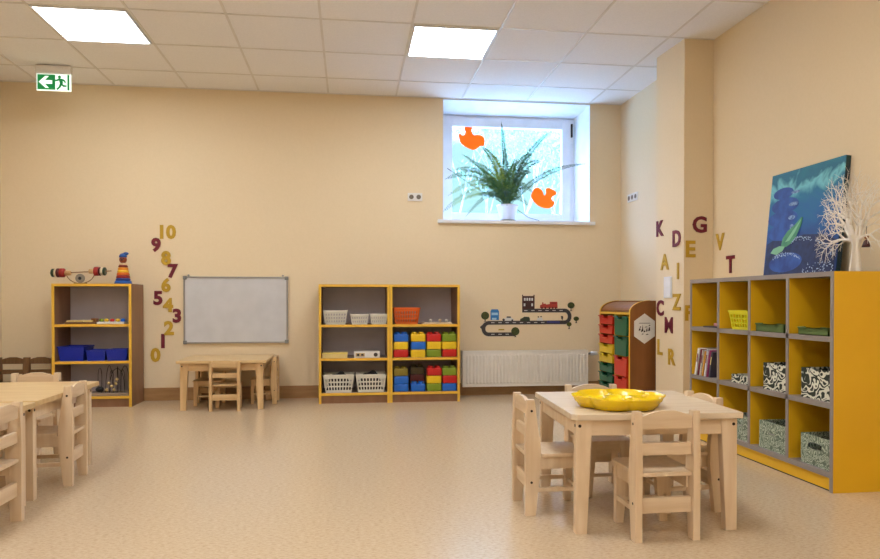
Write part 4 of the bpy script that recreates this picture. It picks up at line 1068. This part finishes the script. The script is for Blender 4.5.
def fern():
    Z0 = WZ0
    t = empty('potted_fern', 'large arching fern in white pot on the window sill', 'plant', (1.480, 6.40, Z0+.0005))
    b = MB(); b.lathe([(.060, 0), (.082, .004), (.086, .020), (.080, .020), (.074, .010)], n=28); b.build('saucer', M['black'], t)
    b = MB(); b.lathe([(.062, .008), (.070, .020), (.098, .150), (.103, .152), (.103, .166), (.094, .166), (.090, .14)], n=32); b.build('pot', M['potw'], t)
    b = MB(); b.lathe([(.090, .135), (.088, .150), (.05, .156)], n=24); b.build('soil', M['soil'], t)
    rnd = random.Random(5)
    def frond(tip, arch, mt, wl=.040, hairy=False):
        p0 = Vector((rnd.uniform(-.035, .035), rnd.uniform(-.03, .03), .155)); p2 = Vector(tip)
        mid = (p0+p2)/2; p1 = mid + Vector((-(p2.x-p0.x)*.18, 0, arch))
        N = max(24, int((p2-p0).length*1.25/.0145)); b = MB(); pts = []
        for i in range(N+1):
            s_ = i/N; pts.append(p0*(1-s_)**2 + p1*2*s_*(1-s_) + p2*s_*s_)
        b.tube(pts, [.0030*(1-.7*i/N) for i in range(N+1)], 5)
        for i in range(int(N*.14), N+1):
            s_ = i/N; d = (pts[i]-pts[i-1]).normalized()
            side = d.cross(Vector((0, -1, .25))).normalized()
            w = wl*(math.sin(PI*min(1, s_*1.02)**.75)**.6 + .12) * (1 if s_ < .97 else .6)
            for sg in (-1, 1):
                dirv = (side*sg + d*.22 + Vector((0, -.25+rnd.uniform(-.25, .25), -.12+rnd.uniform(-.15, .15)))).normalized()
                L = w*1.25*rnd.uniform(.8, 1.1); q = pts[i]; hw_ = d*(.0050 if not hairy else .003)
                b.quad([q-hw_*.6, q+dirv*L*.45-hw_, q+dirv*L, q+dirv*L*.45+hw_])
        b.build('frond', mt, t)
    def T(px, py, dy=0):                                   # offsets from the pot in metres
        return (px*.01, dy, py*.01)
    F = [((-6, 92, 0), .10, 'fern3', .020), ((41, 84, .02), .12, 'fern3', .030), ((68, 50, -.22), .16, 'fern3', .026), ((-60, 36, -.05), .30, 'fern', .040), ((-63, 5, -.06), .36, 'fern2', .046),
         ((-43, -1, -.2), .30, 'fern3', .022), ((-24, 68, .02), .16, 'fern', .040), ((-36, 54, .0), .14, 'fern', .038), ((-16, 60, -.05), .10, 'fern2', .046),
         ((24, 64, .05), .18, 'fern3', .040), ((33, 56, .02), .22, 'fern3', .040), ((24, 46, .05), .20, 'fern3', .034), ((-50, 46, .0), .24, 'fern3', .036), ((-30, 28, -.14), .24, 'fern', .040),
         ((-20, 40, -.08), .16, 'fern2', .042), ((6, 52, -.08), .10, 'fern', .042), ((-2, 68, .04), .05, 'fern3', .036), ((14, 30, -.16), .16, 'fern', .036), ((-10, 34, -.14), .14, 'fern', .040),
         ((18, 44, .0), .12, 'fern3', .036), ((-56, 22, .02), .34, 'fern2', .036), ((-14, 16, -.22), .22, 'fern3', .034), ((-42, 62, .08), .10, 'fern3', .020), ((20, 22, -.2), .24, 'fern3', .034), ((-6, 46, .06), .10, 'fern2', .044), ((10, 60, .08), .08, 'fern', .036)]
    for k in range(7):
        a = rnd.uniform(-1, .4); F.append(((a*44, rnd.uniform(4, 52)*(1.1-abs(a)*.6), rnd.uniform(-.24, .08)), rnd.uniform(.12, .30), rnd.choice(('fern', 'fern3', 'fern', 'fern2')), rnd.uniform(.028, .040)))
    for (x, z, dy), arch, mn, wl in F:
        frond((x*.01, dy, max(z*.01, -.0)+.03), arch, M[mn], wl)
    b = MB(); b.tube([(.02, 0, .15), (-.3, .06, .34), (-.56, .1, .52)], .0028, 6); b.build('support_stick', M['ink'], t)
    b = MB(); b.tube([(.06, 0, .15), (.2, -.02, .05), (.30, -.04, .02)], .0028, 6); b.build('runner', M['fern3'], t)
fern()

# ------------------------------------------------------------------ trees outside the window
def outside_tree(x, y, h, r, label, seed, leafy):
    rnd = random.Random(seed)
    t = empty('tree', label, 'tree', (x, y, 1.32), 0, 'bare trees outside the window')
    b = MB()
    def grow(p, d, L, r, dep):
        n = 4; pts = [p]; dd = d.copy()
        for i in range(n):
            dd = (dd + Vector((rnd.uniform(-.12, .12), rnd.uniform(-.12, .12), rnd.uniform(-.02, .1)))).normalized(); pts.append(pts[-1]+dd*L/n)
        b.tube(pts, [r*(1-.35*i/n) for i in range(n+1)], 6)
        ends.append(pts[-1])
        if dep < 4:
            for j in range(3 if dep < 2 else 2):
                nd = (dd + Vector((rnd.uniform(-.8, .8), rnd.uniform(-.8, .8), rnd.uniform(-.1, .5)))).normalized()
                grow(pts[rnd.choice((2, 3, 4))], nd, L*rnd.uniform(.6, .8), r*.5, dep+1)
    ends = []
    grow(Vector((0, 0, 0)), Vector((0, 0, 1)), h*.42, r, 0)
    b.build('trunk_and_branches', mat('pale_bark_%d' % seed, (176, 182, 176), .9, noise=(130, 140, 132), nscale=6), t)
    if leafy:
        b = MB()
        for e in ends:
            for k in range(leafy):
                c = e+Vector((rnd.gauss(0, .22), rnd.gauss(0, .22), rnd.gauss(0, .22))); u = Vector((rnd.uniform(-1, 1), rnd.uniform(-1, 1), rnd.uniform(-1, 1))).normalized(); v = u.cross(Vector((0, 0, 1))).normalized(); s_ = .06
                b.quad([c-u*s_, c-v*s_*.5, c+u*s_, c+v*s_*.5])
        b.build('leaves', mat('pale_leaves_%d' % seed, (168, 206, 176), .7, noise=(130, 176, 150), nscale=3), t)
tl = ['slender bare tree outside window, leftmost behind the upper orange bird', 'pale leafed tree outside the window behind the fern', 'slim tree outside the window right of the fern', 'distant pale tree outside the window by lower orange bird', 'thin tree outside near the right window frame', 'hazy tree far outside the window at left']
for k, (x, y, h, r, lf) in enumerate(((1.9, 13.0, 5, .03, 26), (3.4, 16.5, 6, .05, 40), (2.9, 12.0, 5, .025, 26), (6.0, 20.0, 7, .06, 40), (4.3, 14.2, 5, .025, 30), (2.6, 22.0, 8, .06, 40))):
    outside_tree(x, y, h, r, tl[k], 20+k, lf)
